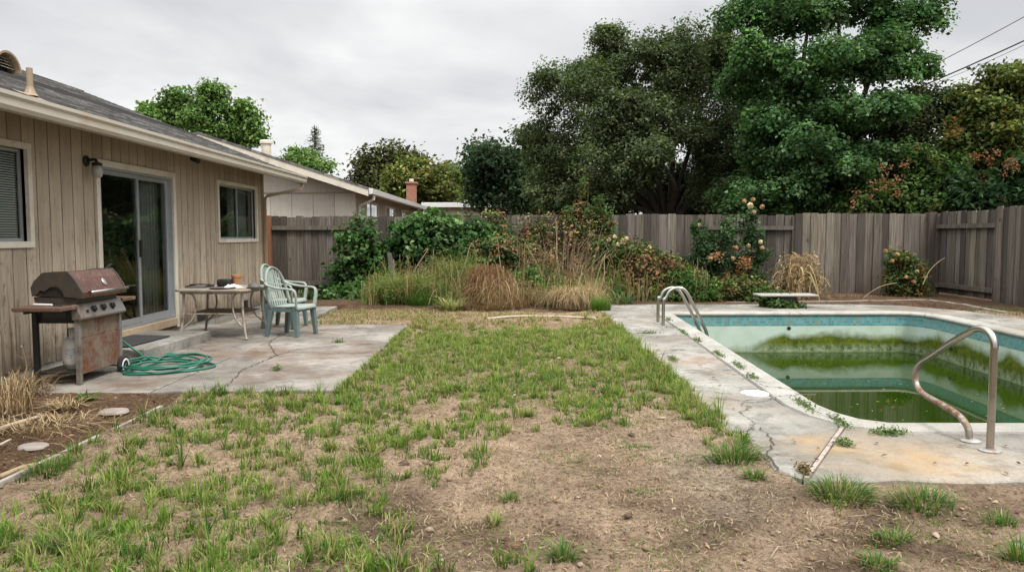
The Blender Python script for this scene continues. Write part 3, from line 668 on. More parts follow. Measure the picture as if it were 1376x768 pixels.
# ================================================================== HOUSES
XW = -4.78
house = thing('house', 'beige single storey house with vertical board siding and grey shingle roof', 'house', (-8.6, 8.4, 0))
def siding(name, mat, parent, X, y0, y1, z0, z1, openings, step, gap=.011, depth=.010, facing=1, axis='x', seed=1, boards=True):
    """wall plane at X (normal +X) or at Y=X when axis is 'y'; grooves every step; openings (a0,a1,z0,z1)"""
    r = random.Random(seed); cuts = [y0]; groove = []
    y = y0 + step*.4
    while y < y1 - gap*2: groove.append((y, y+gap)); y += step
    ys = sorted(set([y0, y1] + [q for g_ in groove for q in g_] + [o[i] for o in openings for i in (0, 1)])); zs = sorted(set([z0, z1] + [o[i] for o in openings for i in (2, 3)]))
    mb = MB(); cur = 1.0; depths = {}
    pt = (lambda a, z, d: (X - d*facing, a, z)) if axis == 'x' else (lambda a, z, d: (a, X + d, z))
    tone = {}
    for i in range(len(ys)-1):
        a, b = ys[i], ys[i+1]; mid = (a+b)/2; gr = any(p <= mid <= q for p, q in groove); d = depth if gr else 0
        key = int((mid - y0 + step*.6)/step); tone.setdefault(key, r.uniform(.82, 1.08)); k = .35 if gr else tone[key]
        for j in range(len(zs)-1):
            m2 = (zs[j]+zs[j+1])/2
            if any(o[0] <= mid <= o[1] and o[2] <= m2 <= o[3] for o in openings): continue
            mb.t = (k, k, k*.98); mb.add([pt(a, zs[j], d), pt(b, zs[j], d), pt(b, zs[j+1], d), pt(a, zs[j+1], d)], [(0, 1, 2, 3)])
            if gr:
                mb.t = (.5, .5, .5); mb.add([pt(a, zs[j], 0), pt(a, zs[j], d), pt(a, zs[j+1], d), pt(a, zs[j+1], 0)], [(0, 1, 2, 3)]); mb.add([pt(b, zs[j], d), pt(b, zs[j], 0), pt(b, zs[j+1], 0), pt(b, zs[j+1], d)], [(0, 1, 2, 3)])
    return mb.build(name, mat, parent, tint=True)
HY0, HY1 = 1.5, 14.35
WIN = [(5.55, 7.38, 1.34, 2.24), (12.18, 13.95, 1.34, 2.24)]; DOOR = (8.66, 10.52, .28, 2.2)
siding('wall', M['siding'], house, XW, HY0, HY1, .09, 2.66, [w for w in WIN] + [DOOR], .205)
mb = MB()   # foundation, end walls, rear wall, interior floor
mb.box(XW-.12, XW-.012, HY0, HY1, -.1, .088); mb.build('foundation', M['step'], house)
mb = MB(); mb.prism([(XW-.02, .0), (XW-.02, 2.66), (-8.6, 4.15), (-12.4, 2.66), (-12.4, 0)], HY1-.12, HY1-.002); mb.prism([(XW-.02, .0), (XW-.02, 2.66), (-8.6, 4.15), (-12.4, 2.66), (-12.4, 0)], HY0, HY0+.12)
mb.box(-12.5, -12.39, HY0, HY1, 0, 2.6); mb.t = (.9, .9, .9); mb.build('end_wall', M['siding2'], house, tint=True)
mb = MB(); mb.box(-12.3, XW-.14, HY0+.15, HY1-.15, .1, .14); mb.box(-12.3, XW-.14, HY0+.15, HY1-.15, 2.45, 2.5); mb.box(-8.2, -8.1, HY0+.15, HY1-.15, .14, 2.45); mb.build('interior', M['dark'], house)
# corner board, base trim
mb = MB(); mb.box(XW-.02, XW+.018, HY1-.11, HY1+.018, .05, 2.6); mb.build('corner_board', M['brown_pipe'], house)
def frame_box(mb, X, y0, y1, z0, z1, w, proud, back=.08):
    """picture-frame of four butted boards around an opening in the wall plane X"""
    x0, x1 = X-back, X+proud
    mb.box(x0, x1, y0-w, y1+w, z1, z1+w); mb.box(x0, x1, y0-w, y1+w, z0-w, z0); mb.box(x0, x1, y0-w, y0, z0, z1); mb.box(x0, x1, y1, y1+w, z0, z1)
def window(y0, y1, z0, z1, blind):
    mb = MB(); frame_box(mb, XW, y0, y1, z0, z1, .062, .022, .02); w = mb.build('window', M['trim'], house, bevel=.003)
    mb = MB(); ym = (y0+y1)/2; e = .03
    for a, b, xo in ((y0, ym+.02, -.035), (ym-.02, y1, -.062)):
        x0, x1 = XW+xo-.012, XW+xo+.012
        mb.box(x0, x1, a, b, z0, z0+e); mb.box(x0, x1, a, b, z1-e, z1); mb.box(x0, x1, a, a+e, z0+e, z1-e); mb.box(x0, x1, b-e, b, z0+e, z1-e)
    mb.box(XW-.1, XW-.0205, y0, y1, z0-.012, z0-.001); mb.build('sash', M['alu'], w)
    for a, b, xo in ((y0+e, ym+.02-e, -.035), (ym-.02+e, y1-e, -.062)):
        mb = MB(); x = XW+xo; mb.add([(x, a, z0+e), (x, b, z0+e), (x, b, z1-e), (x, a, z1-e)], [(0, 1, 2, 3)]); mb.build('pane', M['glass'], w)
    mb = MB()
    if blind:
        z = z1-.02
        while z > z0: mb.add([(XW-.105, y0, z), (XW-.105, y1, z), (XW-.085, y1, z-.018), (XW-.085, y0, z-.018)], [(0, 1, 2, 3)]); z -= .024
        mb.build('blind', M['blind'], w)
    else:
        v = []; k = 60
        for i in range(k+1):
            y = ym + (y1-ym)*i/k; v += [(XW-.2+.02*math.sin(i*1.1), y, z0), (XW-.2+.02*math.sin(i*1.1), y, z1)]
        mb.add(v, [(2*i, 2*i+2, 2*i+3, 2*i+1) for i in range(k)]); mb.build('curtain', M['curtain'], w)
window(*WIN[0], True); window(*WIN[1], False)
# sliding door
y0, y1, z0, z1 = DOOR
mb = MB(); mb.box(XW-.02, XW+.024, y0-.075, y1+.075, z1, z1+.075); mb.box(XW-.02, XW+.024, y0-.075, y0, .10, z1); mb.box(XW-.02, XW+.024, y1, y1+.075, .10, z1)
door = mb.build('sliding_door', M['trim'], house, bevel=.003)
mb = MB(); mb.box(XW-.1, XW+.03, y0, y1, .13, .235); mb.build('sill', M['tan_papers'], door, bevel=.004)
ym = (y0+y1)/2
mb = MB(); fr = .03; mb.box(XW-.1, XW+.006, y0, y1, z0-.043, z0-.004); mb.box(XW-.1, XW+.006, y0, y1, z1-fr, z1-.001); mb.box(XW-.1, XW+.006, y0+.001, y0+fr, z0-.004, z1-fr); mb.box(XW-.1, XW+.006, y1-fr, y1-.001, z0-.004, z1-fr); mb.build('track', M['alu'], door)
for a, b, xo, cur in ((y0+fr, ym+.03, -.03, 0), (ym-.03, y1-fr, -.066, 1)):
    x0, x1 = XW+xo-.015, XW+xo+.015; e = .05; Z0, Z1 = z0, z1-fr-.004
    mb = MB(); mb.box(x0, x1, a, b, Z0, Z0+.07); mb.box(x0, x1, a, b, Z1-e, Z1); mb.box(x0, x1, a, a+e, Z0+.07, Z1-e); mb.box(x0, x1, b-e, b, Z0+.07, Z1-e); lf = mb.build('door_leaf', M['alu'], door)
    mb = MB(); mb.add([(XW+xo, a+e, Z0+.07), (XW+xo, b-e, Z0+.07), (XW+xo, b-e, Z1-e), (XW+xo, a+e, Z1-e)], [(0, 1, 2, 3)]); mb.build('door_pane', M['glass'], door)
mb = MB(); mb.box(XW-.012, XW+.02, ym-.012, ym+.018, 1.12, 1.34); mb.build('handle', M['black'], door, bevel=.006)
mb = MB(); v = []; k = 90
for i in range(k+1):
    y = ym+.28 + (y1+.1-ym-.28)*i/k; x = XW-.22+.03*math.sin(i*.55)+.012*math.sin(i*1.7); v += [(x, y, .3), (x, y, 2.22)]
mb.add(v, [(2*i, 2*i+2, 2*i+3, 2*i+1) for i in range(k)]); mb.build('curtain', M['curtain'], door, smooth=True)
# roof with stepped shingle courses
EX, EZ, SL, RX = -4.2, 2.57, .386, -8.6
RY0, RY1 = 0.6, 14.95
mb = MB(); rows = 34; dx = (RX-EX)/rows
zf = lambda x: EZ + SL*(EX-x)
vs = []
for i in range(rows):
    xa, xb = EX+dx*i, EX+dx*(i+1); mb.add([(xa, RY0, zf(xa)+.018), (xa, RY1, zf(xa)+.018), (xb, RY1, zf(xb)+.004), (xb, RY0, zf(xb)+.004)], [(0, 1, 2, 3)])
    mb.add([(xa, RY0, zf(xa)), (xa, RY1, zf(xa)), (xa, RY1, zf(xa)+.018), (xa, RY0, zf(xa)+.018)], [(0, 1, 2, 3)])
    mb.add([(xa, RY1, zf(xa)-.02), (xb, RY1, zf(xb)-.02), (xb, RY1, zf(xb)+.004), (xa, RY1, zf(xa)+.018)], [(0, 1, 2, 3)])
mb.add([(RX, RY0, zf(RX)+.004), (RX, RY1, zf(RX)+.004), (-13, RY1, 2.57), (-13, RY0, 2.57)], [(0, 1, 2, 3)])
y = RY0
while y < RY1 - .1:
    mb.prism([(RX-.14, zf(RX)-.04), (RX, zf(RX)+.03), (RX+.14, zf(RX)-.04+.018), (RX+.13, zf(RX)-.06), (RX, zf(RX)+.0), (RX-.13, zf(RX)-.07)], y, min(y+.24, RY1)); y += .245
roof = mb.build('roof', M['shingle'], house)
# soffit (rafters' underside) and rake fascia
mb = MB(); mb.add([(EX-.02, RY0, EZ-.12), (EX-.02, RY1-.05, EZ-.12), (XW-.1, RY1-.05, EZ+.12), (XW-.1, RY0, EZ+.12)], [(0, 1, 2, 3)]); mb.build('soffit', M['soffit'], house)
mb = MB(); mb.prism([(EX-.01, EZ-.17), (EX-.01, EZ-.005), (RX, zf(RX)-.025), (RX, zf(RX)-.19)], RY1-.05, RY1-.004); mb.build('rake_board', M['trim'], house)
# gutter
mb = MB(); gx = EX-.005; pr = [(gx, EZ-.145), (gx+.085, EZ-.145), (gx+.105, EZ-.11), (gx+.105, EZ-.055), (gx+.125, EZ-.03), (gx+.125, EZ+.002), (gx+.112, EZ+.002), (gx+.112, EZ-.02), (gx+.008, EZ-.02), (gx, EZ+.012)]
mb.prism(pr, RY0, RY1+.03); gut = mb.build('gutter', M['gutter'], house)
mb = MB(); gy = RY1-.12; mb.tube([(gx+.05, gy, EZ-.14), (gx+.05, gy, EZ-.22), (gx+.02, gy-.03, EZ-.26), (XW+.10, HY1-.03, EZ-.42), (XW+.06, HY1-.05, EZ-.47), (XW+.06, HY1-.06, EZ-.6), (XW+.06, HY1-.06, .18), (XW+.10, HY1-.06, .08)], .034, 4, up=(0, 1, 0)); mb.build('downspout', M['brown_pipe'], house, bevel=.004)
# roof vent pipe and half-round vent
vx, vy = -4.45, 6.98
mb = MB(); mb.tube([(vx, vy, zf(vx)-.02), (vx, vy, zf(vx)+.27)], .027, 14); vp = mb.build('vent_pipe', M['brown_pipe'], roof, smooth=False)
mb = MB(); mb.lathe([(.07, .0), (.05, .025), (.035, .06), (.029, .085)], (vx, vy, zf(vx)+.015), 16); mb.add([(vx-.1, vy-.1, zf(vx-.1)+.022), (vx+.12, vy-.1, zf(vx+.12)+.022), (vx+.12, vy+.1, zf(vx+.12)+.022), (vx-.1, vy+.1, zf(vx-.1)+.022)], [(0, 1, 2, 3)]); mb.build('flashing', M['brown_pipe'], vp)
vx, vy, rr = -6.75, 9.98, .26; zb = zf(vx)
mb = MB(); arc = [(vy+rr*math.cos(q), zb+.02+rr*.95*math.sin(q)) for q in np.linspace(0, PI, 17)]; inn = [(vy+(rr-.03)*math.cos(q), zb+.02+(rr-.03)*.95*math.sin(q)) for q in np.linspace(PI, 0, 17)]
mb.prism(arc+inn, vx-.6, vx+.12, 'x'); rv = mb.build('roof_vent', M['brown_pipe'], roof)
mb = MB()
for z in np.linspace(.04, .19, 5):
    hw = math.sqrt(max(.001, (rr-.03)**2-(z/.95)**2)); mb.add([(vx+.02, vy-hw, zb+.02+z+.02), (vx+.02, vy+hw, zb+.02+z+.02), (vx+.06, vy+hw, zb+.02+z), (vx+.06, vy-hw, zb+.02+z)], [(0, 1, 2, 3)])
mb.build('louvre', M['trim'], rv)
mb = MB(); mb.prism([(p[0], p[1]) for p in inn], vx-.1, vx-.05, 'x'); mb.build('vent_backing', M['black'], rv)
# wall lamp and sensor lamp
ly, lz = 8.42, 2.20
mb = MB(); mb.lathe([(.062, 0), (.062, .014), (.045, .026), (.02, .034)], (XW+.001, ly, lz+.03), 18, 'x'); mb.tube(smooth_path([(XW+.02, ly, lz+.03), (XW+.07, ly, lz+.045), (XW+.115, ly, lz+.04), (XW+.125, ly, lz+.0)], 4), .016, 8); mb.lathe([(.05, -.005), (.058, .012), (.05, .03), (.015, .038)], (XW+.125, ly, lz-.02), 18); lamp = mb.build('wall_lamp', M['black'], house, smooth=False)
mb = MB(); mb.lathe([(.012, -.135), (.042, -.13), (.054, -.11), (.058, -.05), (.05, -.006)], (XW+.125, ly, lz-.02), 20); mb.build('lamp_shade', M['lampglass'], lamp, smooth=True)
mb = MB(); c = Vector((XW+.34, 10.4, 2.46)); mb.tube([c+Vector((0, 0, .14)), c], .02, 8); mb.tube([c, c+Vector((.11, -.03, -.035))], [.03, .045], 12); mb.build('sensor_lamp', M['black'], house)
# foundation vents, as seen under the table
for y in (11.25, 13.1):
    mb = MB(); mb.box(XW-.01, XW+.006, y, y+.3, .10, .24); mb.build('foundation_vent', M['black'], house)

# concrete step and doormat
mb = MB(); slab_mesh(mb, [(XW+.02, 8.05), (-3.98, 8.0), (-3.92, 9.62), (XW+.02, 9.66)], .165, .02)
tag(mb.build('concrete_step', M['step'], loc=(-4.4, 8.8, .03), bevel=.006), 'low concrete step in front of the sliding door', 'step')
mb = MB(); mb.add([(-4.72, 8.2, .172), (-4.22, 8.12, .172), (-4.16, 9.0, .172), (-4.66, 9.1, .172), (-4.72, 8.2, .184), (-4.22, 8.12, .184), (-4.16, 9.0, .184), (-4.66, 9.1, .184)], [(3,2,1,0),(4,5,6,7),(0,1,5,4),(1,2,6,5),(2,3,7,6),(3,0,4,7)])
tag(mb.build('doormat', M['mat'], loc=(-4.44, 8.6, .172), bevel=.004), 'dark worn doormat lying on the concrete step', 'doormat')

# ------------------------------------------------------------------ neighbour's house
nb = thing('neighbour_house', 'pale low gabled house with white gutter behind the left end of the fence', 'house', (-6.5, 24, 0))
NX, NY, NE = -4.37, 20.9, 33.4
eave = P(495, 254, 20.4); ridge = P(267, 180, 20.4); sl = (ridge.z-eave.z)/(eave.x-ridge.x)
nz = lambda x: eave.z + sl*(eave.x-x)
siding('end_wall', M['siding2'], nb, NY, -13, NX, 0, 2.62, [], .6, .012, .01, axis='y', seed=5)
mb = MB(); mb.t = (.97, .97, .97); xs_ = np.arange(-8.6, NX, .6)
mb.add([(NX, NY-.012, 2.60), (NX, NY-.012, nz(NX)-.05), (ridge.x, NY-.012, ridge.z-.06), (-13, NY-.012, ridge.z-.06-(ridge.x+13)*sl), (-13, NY-.012, 2.60)], [(0, 1, 2, 3, 4)]); mb.build('gable_wall', M['siding2'], nb, tint=True)
mb = MB(); mb.box(-13, NX, NY-.03, NY-.014, 2.57, 2.60); mb.build('wall_batten', M['soffit'], nb)
siding('side_wall', M['siding2'], nb, NX, NY, NE, 0, nz(NX)-.06, [(22.4, 24.2, 1.75, 2.35), (25.9, 27.6, 1.75, 2.35), (29.6, 31.3, 1.75, 2.35)], .6, .012, .01, seed=6)
for a in (22.4, 25.9, 29.6):
    mb = MB(); frame_box(mb, NX, a, a+(1.8 if a < 25 else 1.7), 1.75, 2.35, .07, .03, .02); b = a+(1.8 if a < 25 else 1.7); mb.box(NX-.05, NX-.01, (a+b)/2-.03, (a+b)/2+.03, 1.75, 2.35); w = mb.build('window', M['white_metal'], nb)
    mb = MB(); mb.add([(NX-.04, a, 1.75), (NX-.04, b, 1.75), (NX-.04, b, 2.35), (NX-.04, a, 2.35)], [(0, 1, 2, 3)]); mb.build('pane', M['glass'], w)
mb = MB(); mb.box(NX-3, NX-2.9, NY+.3, NE, 0, 2.4); mb.build('interior', M['dark'], nb)
RY = 20.35
mb = MB(); mb.prism([(eave.x, nz(eave.x)), (eave.x, nz(eave.x)+.05), (ridge.x, ridge.z+.06), (-13.5, ridge.z+.06-sl*(ridge.x+13.5)), (-13.5, ridge.z-sl*(ridge.x+13.5)), (ridge.x, ridge.z)], RY-.02, NE); nroof = mb.build('roof', M['shingle'], nb)
mb = MB(); mb.prism([(eave.x, eave.z-.19), (eave.x, eave.z-.005), (ridge.x, ridge.z-.005), (ridge.x, ridge.z-.2)], RY, RY+.04); mb.prism([(ridge.x-.002, ridge.z-.2), (ridge.x-.002, ridge.z-.005), (-13.4, ridge.z-.005-sl*(ridge.x+13.4)), (-13.4, ridge.z-.2-sl*(ridge.x+13.4))], RY, RY+.04); mb.build('rake_board', M['trim'], nb)
mb = MB(); mb.prism([(eave.x+.002, eave.z-.14), (eave.x+.1, eave.z-.12), (eave.x+.12, eave.z+.02), (eave.x+.002, eave.z+.04)], RY+.1, NE); mb.build('gutter', M['white_metal'], nb)
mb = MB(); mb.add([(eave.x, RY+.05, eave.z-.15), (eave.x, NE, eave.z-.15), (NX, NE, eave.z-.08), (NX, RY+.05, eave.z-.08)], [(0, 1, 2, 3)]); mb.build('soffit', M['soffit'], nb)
mb = MB(); mb.tube([(eave.x+.05, RY+.6, eave.z-.1), (eave.x+.04, RY+.6, eave.z-.25), (NX+.08, RY+.8, eave.z-.42), (NX+.06, RY+.8, eave.z-.6), (NX+.06, RY+.8, .1)], .045, 4, up=(0, 1, 0)); mb.build('downspout', M['white_metal'], nb)
c = P(358, 205, 24.0); mb = MB(); mb.tube([(c.x, 24, nz(c.x)-.1), (c.x, 24, P(358, 193, 24).z)], .15, 16); mb.lathe([(.15, 0), (.2, .02), (.2, .1), (.17, .13), (.05, .14)], (c.x, 24, P(358, 194, 24).z), 18); mb.build('flue', M['trim'], nroof)
c = P(471, 245, 25); mb = MB(); mb.tube([(c.x, 25, nz(c.x)-.1), (c.x, 25, P(471, 231, 25).z)], .04, 8); mb.build('vent_pipe', M['black'], nroof)
a = P(547, 262, 32.2); b = P(559, 247, 32.2)
mb = MB(); mb.box(a.x, b.x, 32.0, 32.4, 2.5, b.z); mb.box(a.x-.05, b.x+.05, 31.95, 32.45, b.z, b.z+.08); ch = mb.build('chimney', M['bricks'], nroof)
mb = MB(); mb.tube([((a.x+b.x)/2, 32.2, b.z+.08), ((a.x+b.x)/2, 32.2, b.z+.22)], .1, 12); mb.build('chimney_pot', M['trim'], ch)
cp = thing('carport', 'flat roofed white edged patio cover beyond the fence', 'carport', (-2, 35, 0))
a = P(566, 272, 33.8); b = P(688, 282, 33.8)
mb = MB(); mb.box(a.x, b.x, 33.8, 38, b.z+.12, P(600, 272, 33.8).z); mb.build('roof', M['white_metal'], cp, bevel=.01)
mb = MB(); mb.box(a.x+.1, b.x-.05, 33.95, 37.9, b.z-.25, b.z+.118); mb.build('beam', M['soffit'], cp)
for x in (a.x+.4, (a.x+b.x)/2, b.x-.35):
    mb = MB(); mb.box(x-.05, x+.05, 34.2, 34.3, 0, b.z-.252); mb.build('post', M['trim'], cp)

# ================================================================== FENCES
def boards(mb, u0, u1, fx, z0, ztop, wd=.185, thick=.02, seed=0):
    """vertical dog-eared boards between u0 and u1; fx(u, depth, z) -> world point"""
    r = random.Random(seed); u = u0; alt = 1
    while u < u1 - .05:
        w = min(wd*r.uniform(.88, 1.1), u1-u); a, b = u-.003, u+w+.003; zt = ztop + r.uniform(-.018, .018); k = r.choice([.45, .65, .85, 1.0, 1.15, 1.5])*r.uniform(.9, 1.1)
        mb.t = (k, k*r.uniform(.94, 1.0), k*r.uniform(.86, 1.0)); alt = -alt; d0 = .010*alt + r.uniform(-.004, .004); e = .028; tl = r.uniform(-.006, .006)
        prof = [(a, z0), (b, z0), (b+tl, zt-e), (b-e*.8+tl, zt), (a+e*.8+tl, zt), (a+tl, zt-e)]; n = 6
        vs = [fx(p, d0, z) for p, z in prof] + [fx(p, d0+thick, z) for p, z in prof]
        mb.add(vs, [tuple(range(6)), tuple(range(11, 5, -1))] + [(i, i+6, (i+1) % 6+6, (i+1) % 6) for i in range(6)]); u += w
def rails(mb, u0, u1, fx, zs, d0, d1, hh=.045):
    for z in zs:
        mb.t = (.95, .93, .9); vs = [fx(u, d, q) for q in (z-hh, z+hh) for u, d in ((u0, d0), (u1, d0), (u1, d1), (u0, d1))]
        mb.add(vs, [(3,2,1,0),(4,5,6,7),(0,1,5,4),(1,2,6,5),(2,3,7,6),(3,0,4,7)])
def post(mb, u, fx, d0, d1, z, w=.05, k=.8):
    mb.t = (k, k*.95, k*.9); vs = [fx(u+a, d, q) for q in (-.1, z) for a, d in ((-w, d0), (w, d0), (w, d1), (-w, d1))]
    mb.add(vs, [(3,2,1,0),(4,5,6,7),(0,1,5,4),(1,2,6,5),(2,3,7,6),(3,0,4,7)])
FY = 17.2
bf = thing('back_fence', 'long weathered grey board fence across the back of the yard', 'fence', (2, FY, 0))
fb = lambda u, d, z: (u, FY+d, z)
# sections: (u0,u1, boards in front of the rails?)
secs = [(-5.55, -3.25, False, 1.83), (-3.25, -.9, True, 1.83), (-.9, 1.4, True, 1.86), (1.4, 4.12, True, 1.88), (4.12, 6.5, False, 1.87), (6.5, 9.62, True, 1.90)]
for i, (a, b, front, zt) in enumerate(secs):
    mb = MB(); boards(mb, a, b, (lambda u, d, z: (u, FY + d + (-.045 if front else .045), z)), .05, zt, seed=40+i); pn = mb.build('board_panel', M['fence'], bf, tint=True)
    for z in ((.3, 1.57) if not front else (.3, .95, 1.57)):
        mb = MB(); rails(mb, a+.02, b-.02, fb, (z,), -.04 if not front else -.018, .035 if not front else .04); mb.build('rail', M['fence'], bf, tint=True)
for u in (-3.25, -.9, 1.4, 4.12, 6.5, 9.62):
    mb = MB(); post(mb, u, fb, -.03 if u not in (9.62,) else -.14, .07, 1.84 if u < 9 else 1.93, w=.05 if u < 9 else .09, k=.8 if u < 9 else .6); mb.build('post', M['fence'], bf, tint=True)
tag(None or (lambda m: (post(m, -5.62, fb, -.08, .04, 1.85, .075), m.build('fence_post', M['redwood'], loc=(-5.62, FY, 0)))[1])(MB()), 'reddish brown post at the house end of the back fence', 'fence post')
sf = thing('side_fence', 'weathered fence along the right side of the yard with framed panel', 'fence', (9.72, 14, 0))
FX = 9.72
fs = lambda u, d, z: (FX+d, u, z)
for i, (a, b, front, zt) in enumerate([(14.95, 17.05, False, 1.93), (12.2, 14.9, True, 1.97), (9.0, 12.2, True, 1.97), (5.5, 9.0, True, 1.97), (2, 5.5, True, 1.97)]):
    mb = MB(); boards(mb, a, b, (lambda u, d, z: (FX + d + (-.05 if front else .045), u, z)), .05 if front else .1, zt, seed=60+i); mb.build('board_panel', M['fence'], sf, tint=True)
    for z in ((.28, 1.6) if not front else (.3, .95, 1.6)):
        mb = MB(); rails(mb, a+.02, b-.02, fs, (z,), -.04 if not front else -.018, .04); mb.build('rail', M['fence'], sf, tint=True)
for u in (17.06, 14.93, 12.2, 9.0, 5.5):
    mb = MB(); post(mb, u, fs, -.03, .07, 1.9, k=.7); mb.build('post', M['fence'], sf, tint=True)
# ================================================================== GRILL
def grill():
    y0, y1 = 6.72, 7.42
    q = lambda px, py, Y=6.72: (P(px, py, Y).x, P(px, py, Y).z)
    g = thing('barbecue_grill', 'rusty gas grill with a reddish brown lid standing by the house wall', 'grill', (-4.15, 7.05, 0))
    # legs and frame
    xf, xb = q(107, 500)[0], q(50, 490)[0]
    for x, y, m in ((xf, y0, 'leg_grey'), (xb, y0, 'black'), (xb, y1, 'black'), (xf, y1, 'leg_grey')):
        mb = MB(); mb.box(x-.022, x+.022, y-.02, y+.02, .045 if y == y0 else .1, .74); mb.build('leg', M[m], g, bevel=.004)
    mb = MB(); mb.box(xb, xf, y0-.015, y1+.015, .135, .155); mb.build('bottom_shelf', M['black'], g)
    mb = MB(); mb.box(xb, xf-.03, y0+.02, y1-.02, .60, .735); mb.build('burner_tray', M['black'], g)
    mb = MB(); mb.add([(xb-.02, y1, .16), (xf, y1, .16), (xf, y1, .7), (xb-.02, y1, .7)], [(0, 1, 2, 3)]); 
    # front rusty panel with a seam
    mb = MB(); mb.box(xf-.012, xf+.006, y0+.022, y1-.022, .46, .66); mb.box(xf-.012, xf+.008, y0+.022, y1-.022, .13, .455); mb.build('front_panel', M['rust'], g, bevel=.004)
    # firebox
    mb = MB(); mb.prism([(xb+.02, .735), (xf-.02, .735), (xf+.0, .84), (xb-.01, .84)], y0-.0, y1+.0); mb.build('firebox', M['castiron'], g, bevel=.006)
    # hood: shaped end plates plus rolled lid
    sx = lambda px, py: q(px, py)
    prof = [sx(46, 398), sx(44, 386), sx(48, 377), sx(59, 367), sx(75, 365.5), sx(93, 365), sx(101, 374), sx(113, 393), sx(113, 401)]
    end = prof + [sx(88, 399), sx(84, 390), sx(78, 385), sx(69, 386), sx(62, 391), sx(55, 390), sx(52, 395)]
    mb = MB(); mb.prism([(p[0], p[1]) for p in prof], y0-.006, y1+.006)
    hood = mb.build('lid', M['hood'], g, bevel=.008)
    for ya, yb in ((y0-.030, y0-.0075), (y1+.0075, y1+.03)):
        mb = MB(); o_ = [(p[0]+(.006 if i > 5 else -.004 if i < 2 else 0), p[1]+(.006 if 2 < i < 6 else 0)) for i, p in enumerate(end)]; mb.prism(o_, ya, yb); mb.build('end_plate', M['castiron'], hood, bevel=.004)
    mb = MB(); dk = [sx(56, 398), sx(56, 392), sx(66, 387.5), sx(76, 386.5), sx(85, 393), sx(86, 399)]; mb.prism(dk, y0-.0072, y0-.0068); mb.build('end_recess', M['black'], hood)
    a, b = Vector((prof[6][0], 0, prof[6][1])), Vector((prof[7][0], 0, prof[7][1])); m = a.lerp(b, .45); nrm = Vector((a.z-b.z, 0, b.x-a.x)).normalized()
    mb = MB(); mb.lathe([(.001, .014), (.030, .013), (.036, .009), (.038, 0)], (0, 0, 0), 20); bd = mb.build('badge', M['chrome'], hood, local=True); bd.location = m + nrm*.001 + Vector((0, (y0+y1)/2+.05, 0)) - OFF['barbecue_grill']; bd.rotation_euler = nrm.to_track_quat('Z', 'Y').to_euler(); bd.scale = (.7, 1.15, 1)
    hx, hz = prof[7][0]+.05, prof[7][1]+.0
    mb = MB(); mb.tube([(hx, y0+.03, hz), (hx, y1-.03, hz)], .014, 12)
    for y in (y0+.08, y1-.08): mb.tube([(hx-.055, y, hz+.004), (hx, y, hz)], .009, 8)
    mb.build('lid_handle', M['chrome'], hood, smooth=True)
    # sloping control panel
    cz0, cz1 = .635, .775; xa, xc = xf+.005, xf+.062
    mb = MB(); mb.prism([(xf-.03, cz1), (xa, cz1), (xc, cz0+.02), (xc-.004, cz0), (xf-.03, cz0)], y0-.04, y1+.04); cpn = mb.build('control_panel', M['panelgrey'], g, bevel=.005)
    nrm = Vector((cz1-cz0-.02, 0, xc-xa)).normalized()
    for k, y in enumerate((y0+.20, y0+.36, y0+.52)):
        mb = MB(); mb.lathe([(.033, 0), (.033, .006), (.027, .008), (.025, .026), (.02, .030), (.001, .031)], (0, 0, 0), 18); mb.box(-.004, .004, -.022, .022, .026, .036)
        kn = mb.build('knob', M['blackplastic'], cpn, local=True); kn.location = Vector(((xa+xc)/2, y, (cz0+cz1+.02)/2)) - OFF['barbecue_grill']; kn.rotation_euler = nrm.to_track_quat('Z', 'Y').to_euler()
    mb = MB(); mb.lathe([(.014, 0), (.012, .012), (.001, .014)], (0, 0, 0), 12); kn = mb.build('igniter_button', M['blackplastic'], cpn, local=True); kn.location = Vector(((xa+xc)/2+.008, y0+.09, (cz0+cz1)/2)) - OFF['barbecue_grill']; kn.rotation_euler = nrm.to_track_quat('Z', 'Y').to_euler()
    # side shelves
    for ya, yb in ((y0-.29, y0-.035), (y1+.035, y1+.30)):
        mb = MB(); mb.box(xb-.02, xf+.03, ya, yb, .735, .772); sh = mb.build('side_shelf', M['shelf'], g, bevel=.008)
        mb = MB()
        for x in (xb+.06, xf-.08): mb.box(x-.012, x+.012, min(ya+.06, yb-.2), max(yb+.04, ya+.2) if ya < y0 else yb-.06, .71, .734)
        mb.build('shelf_bracket', M['black'], sh)
    # wheels
    for x in (xf+.035, xb-.02):
        c = (x, y1, .098)
        mb = MB(); mb.lathe([(.06, -.022), (.09, -.02), (.097, -.01), (.097, .01), (.09, .02), (.06, .022)], c, 28, 'x'); w = mb.build('wheel', M['rubber'], g, smooth=False)
        mb = MB(); mb.lathe([(.070, .0), (.070, .0235), (.058, .027), (.05, .0235)], c, 28, 'x'); mb.build('rim', M['white_pl'], w)
        mb = MB(); mb.lathe([(.049, .0), (.049, .0245), (.02, .024), (.014, .032), (.001, .033)], c, 20, 'x'); mb.build('hub', M['blackplastic'], w)
    mb = MB(); mb.tube([(xb-.02, y1, .098), (xf+.03, y1, .098)], .008, 8); mb.build('axle', M['chrome'], g)
    # spatula on the shelf
    tl = thing('grill_tool', 'pale handled tool lying on the near side shelf of the grill', 'tool', (xf-.3, y0-.12, .773))
    mb = MB(); mb.tube([(xf-.33, y0-.09, .783), (xf-.14, y0-.14, .783)], .011, 8); mb.build('handle', M['cloth'], tl)
    mb = MB(); mb.box(xf-.15, xf-.05, y0-.16, y0-.13, .7735, .779); mb.build('blade', M['castiron'], tl)
    # gas tank on the bottom shelf
    c = ((xb*.42+xf*.58), y0+.22, .157)
    tk = thing('gas_cylinder', 'pale dented gas cylinder inside the open grill cart', 'gas cylinder', c)
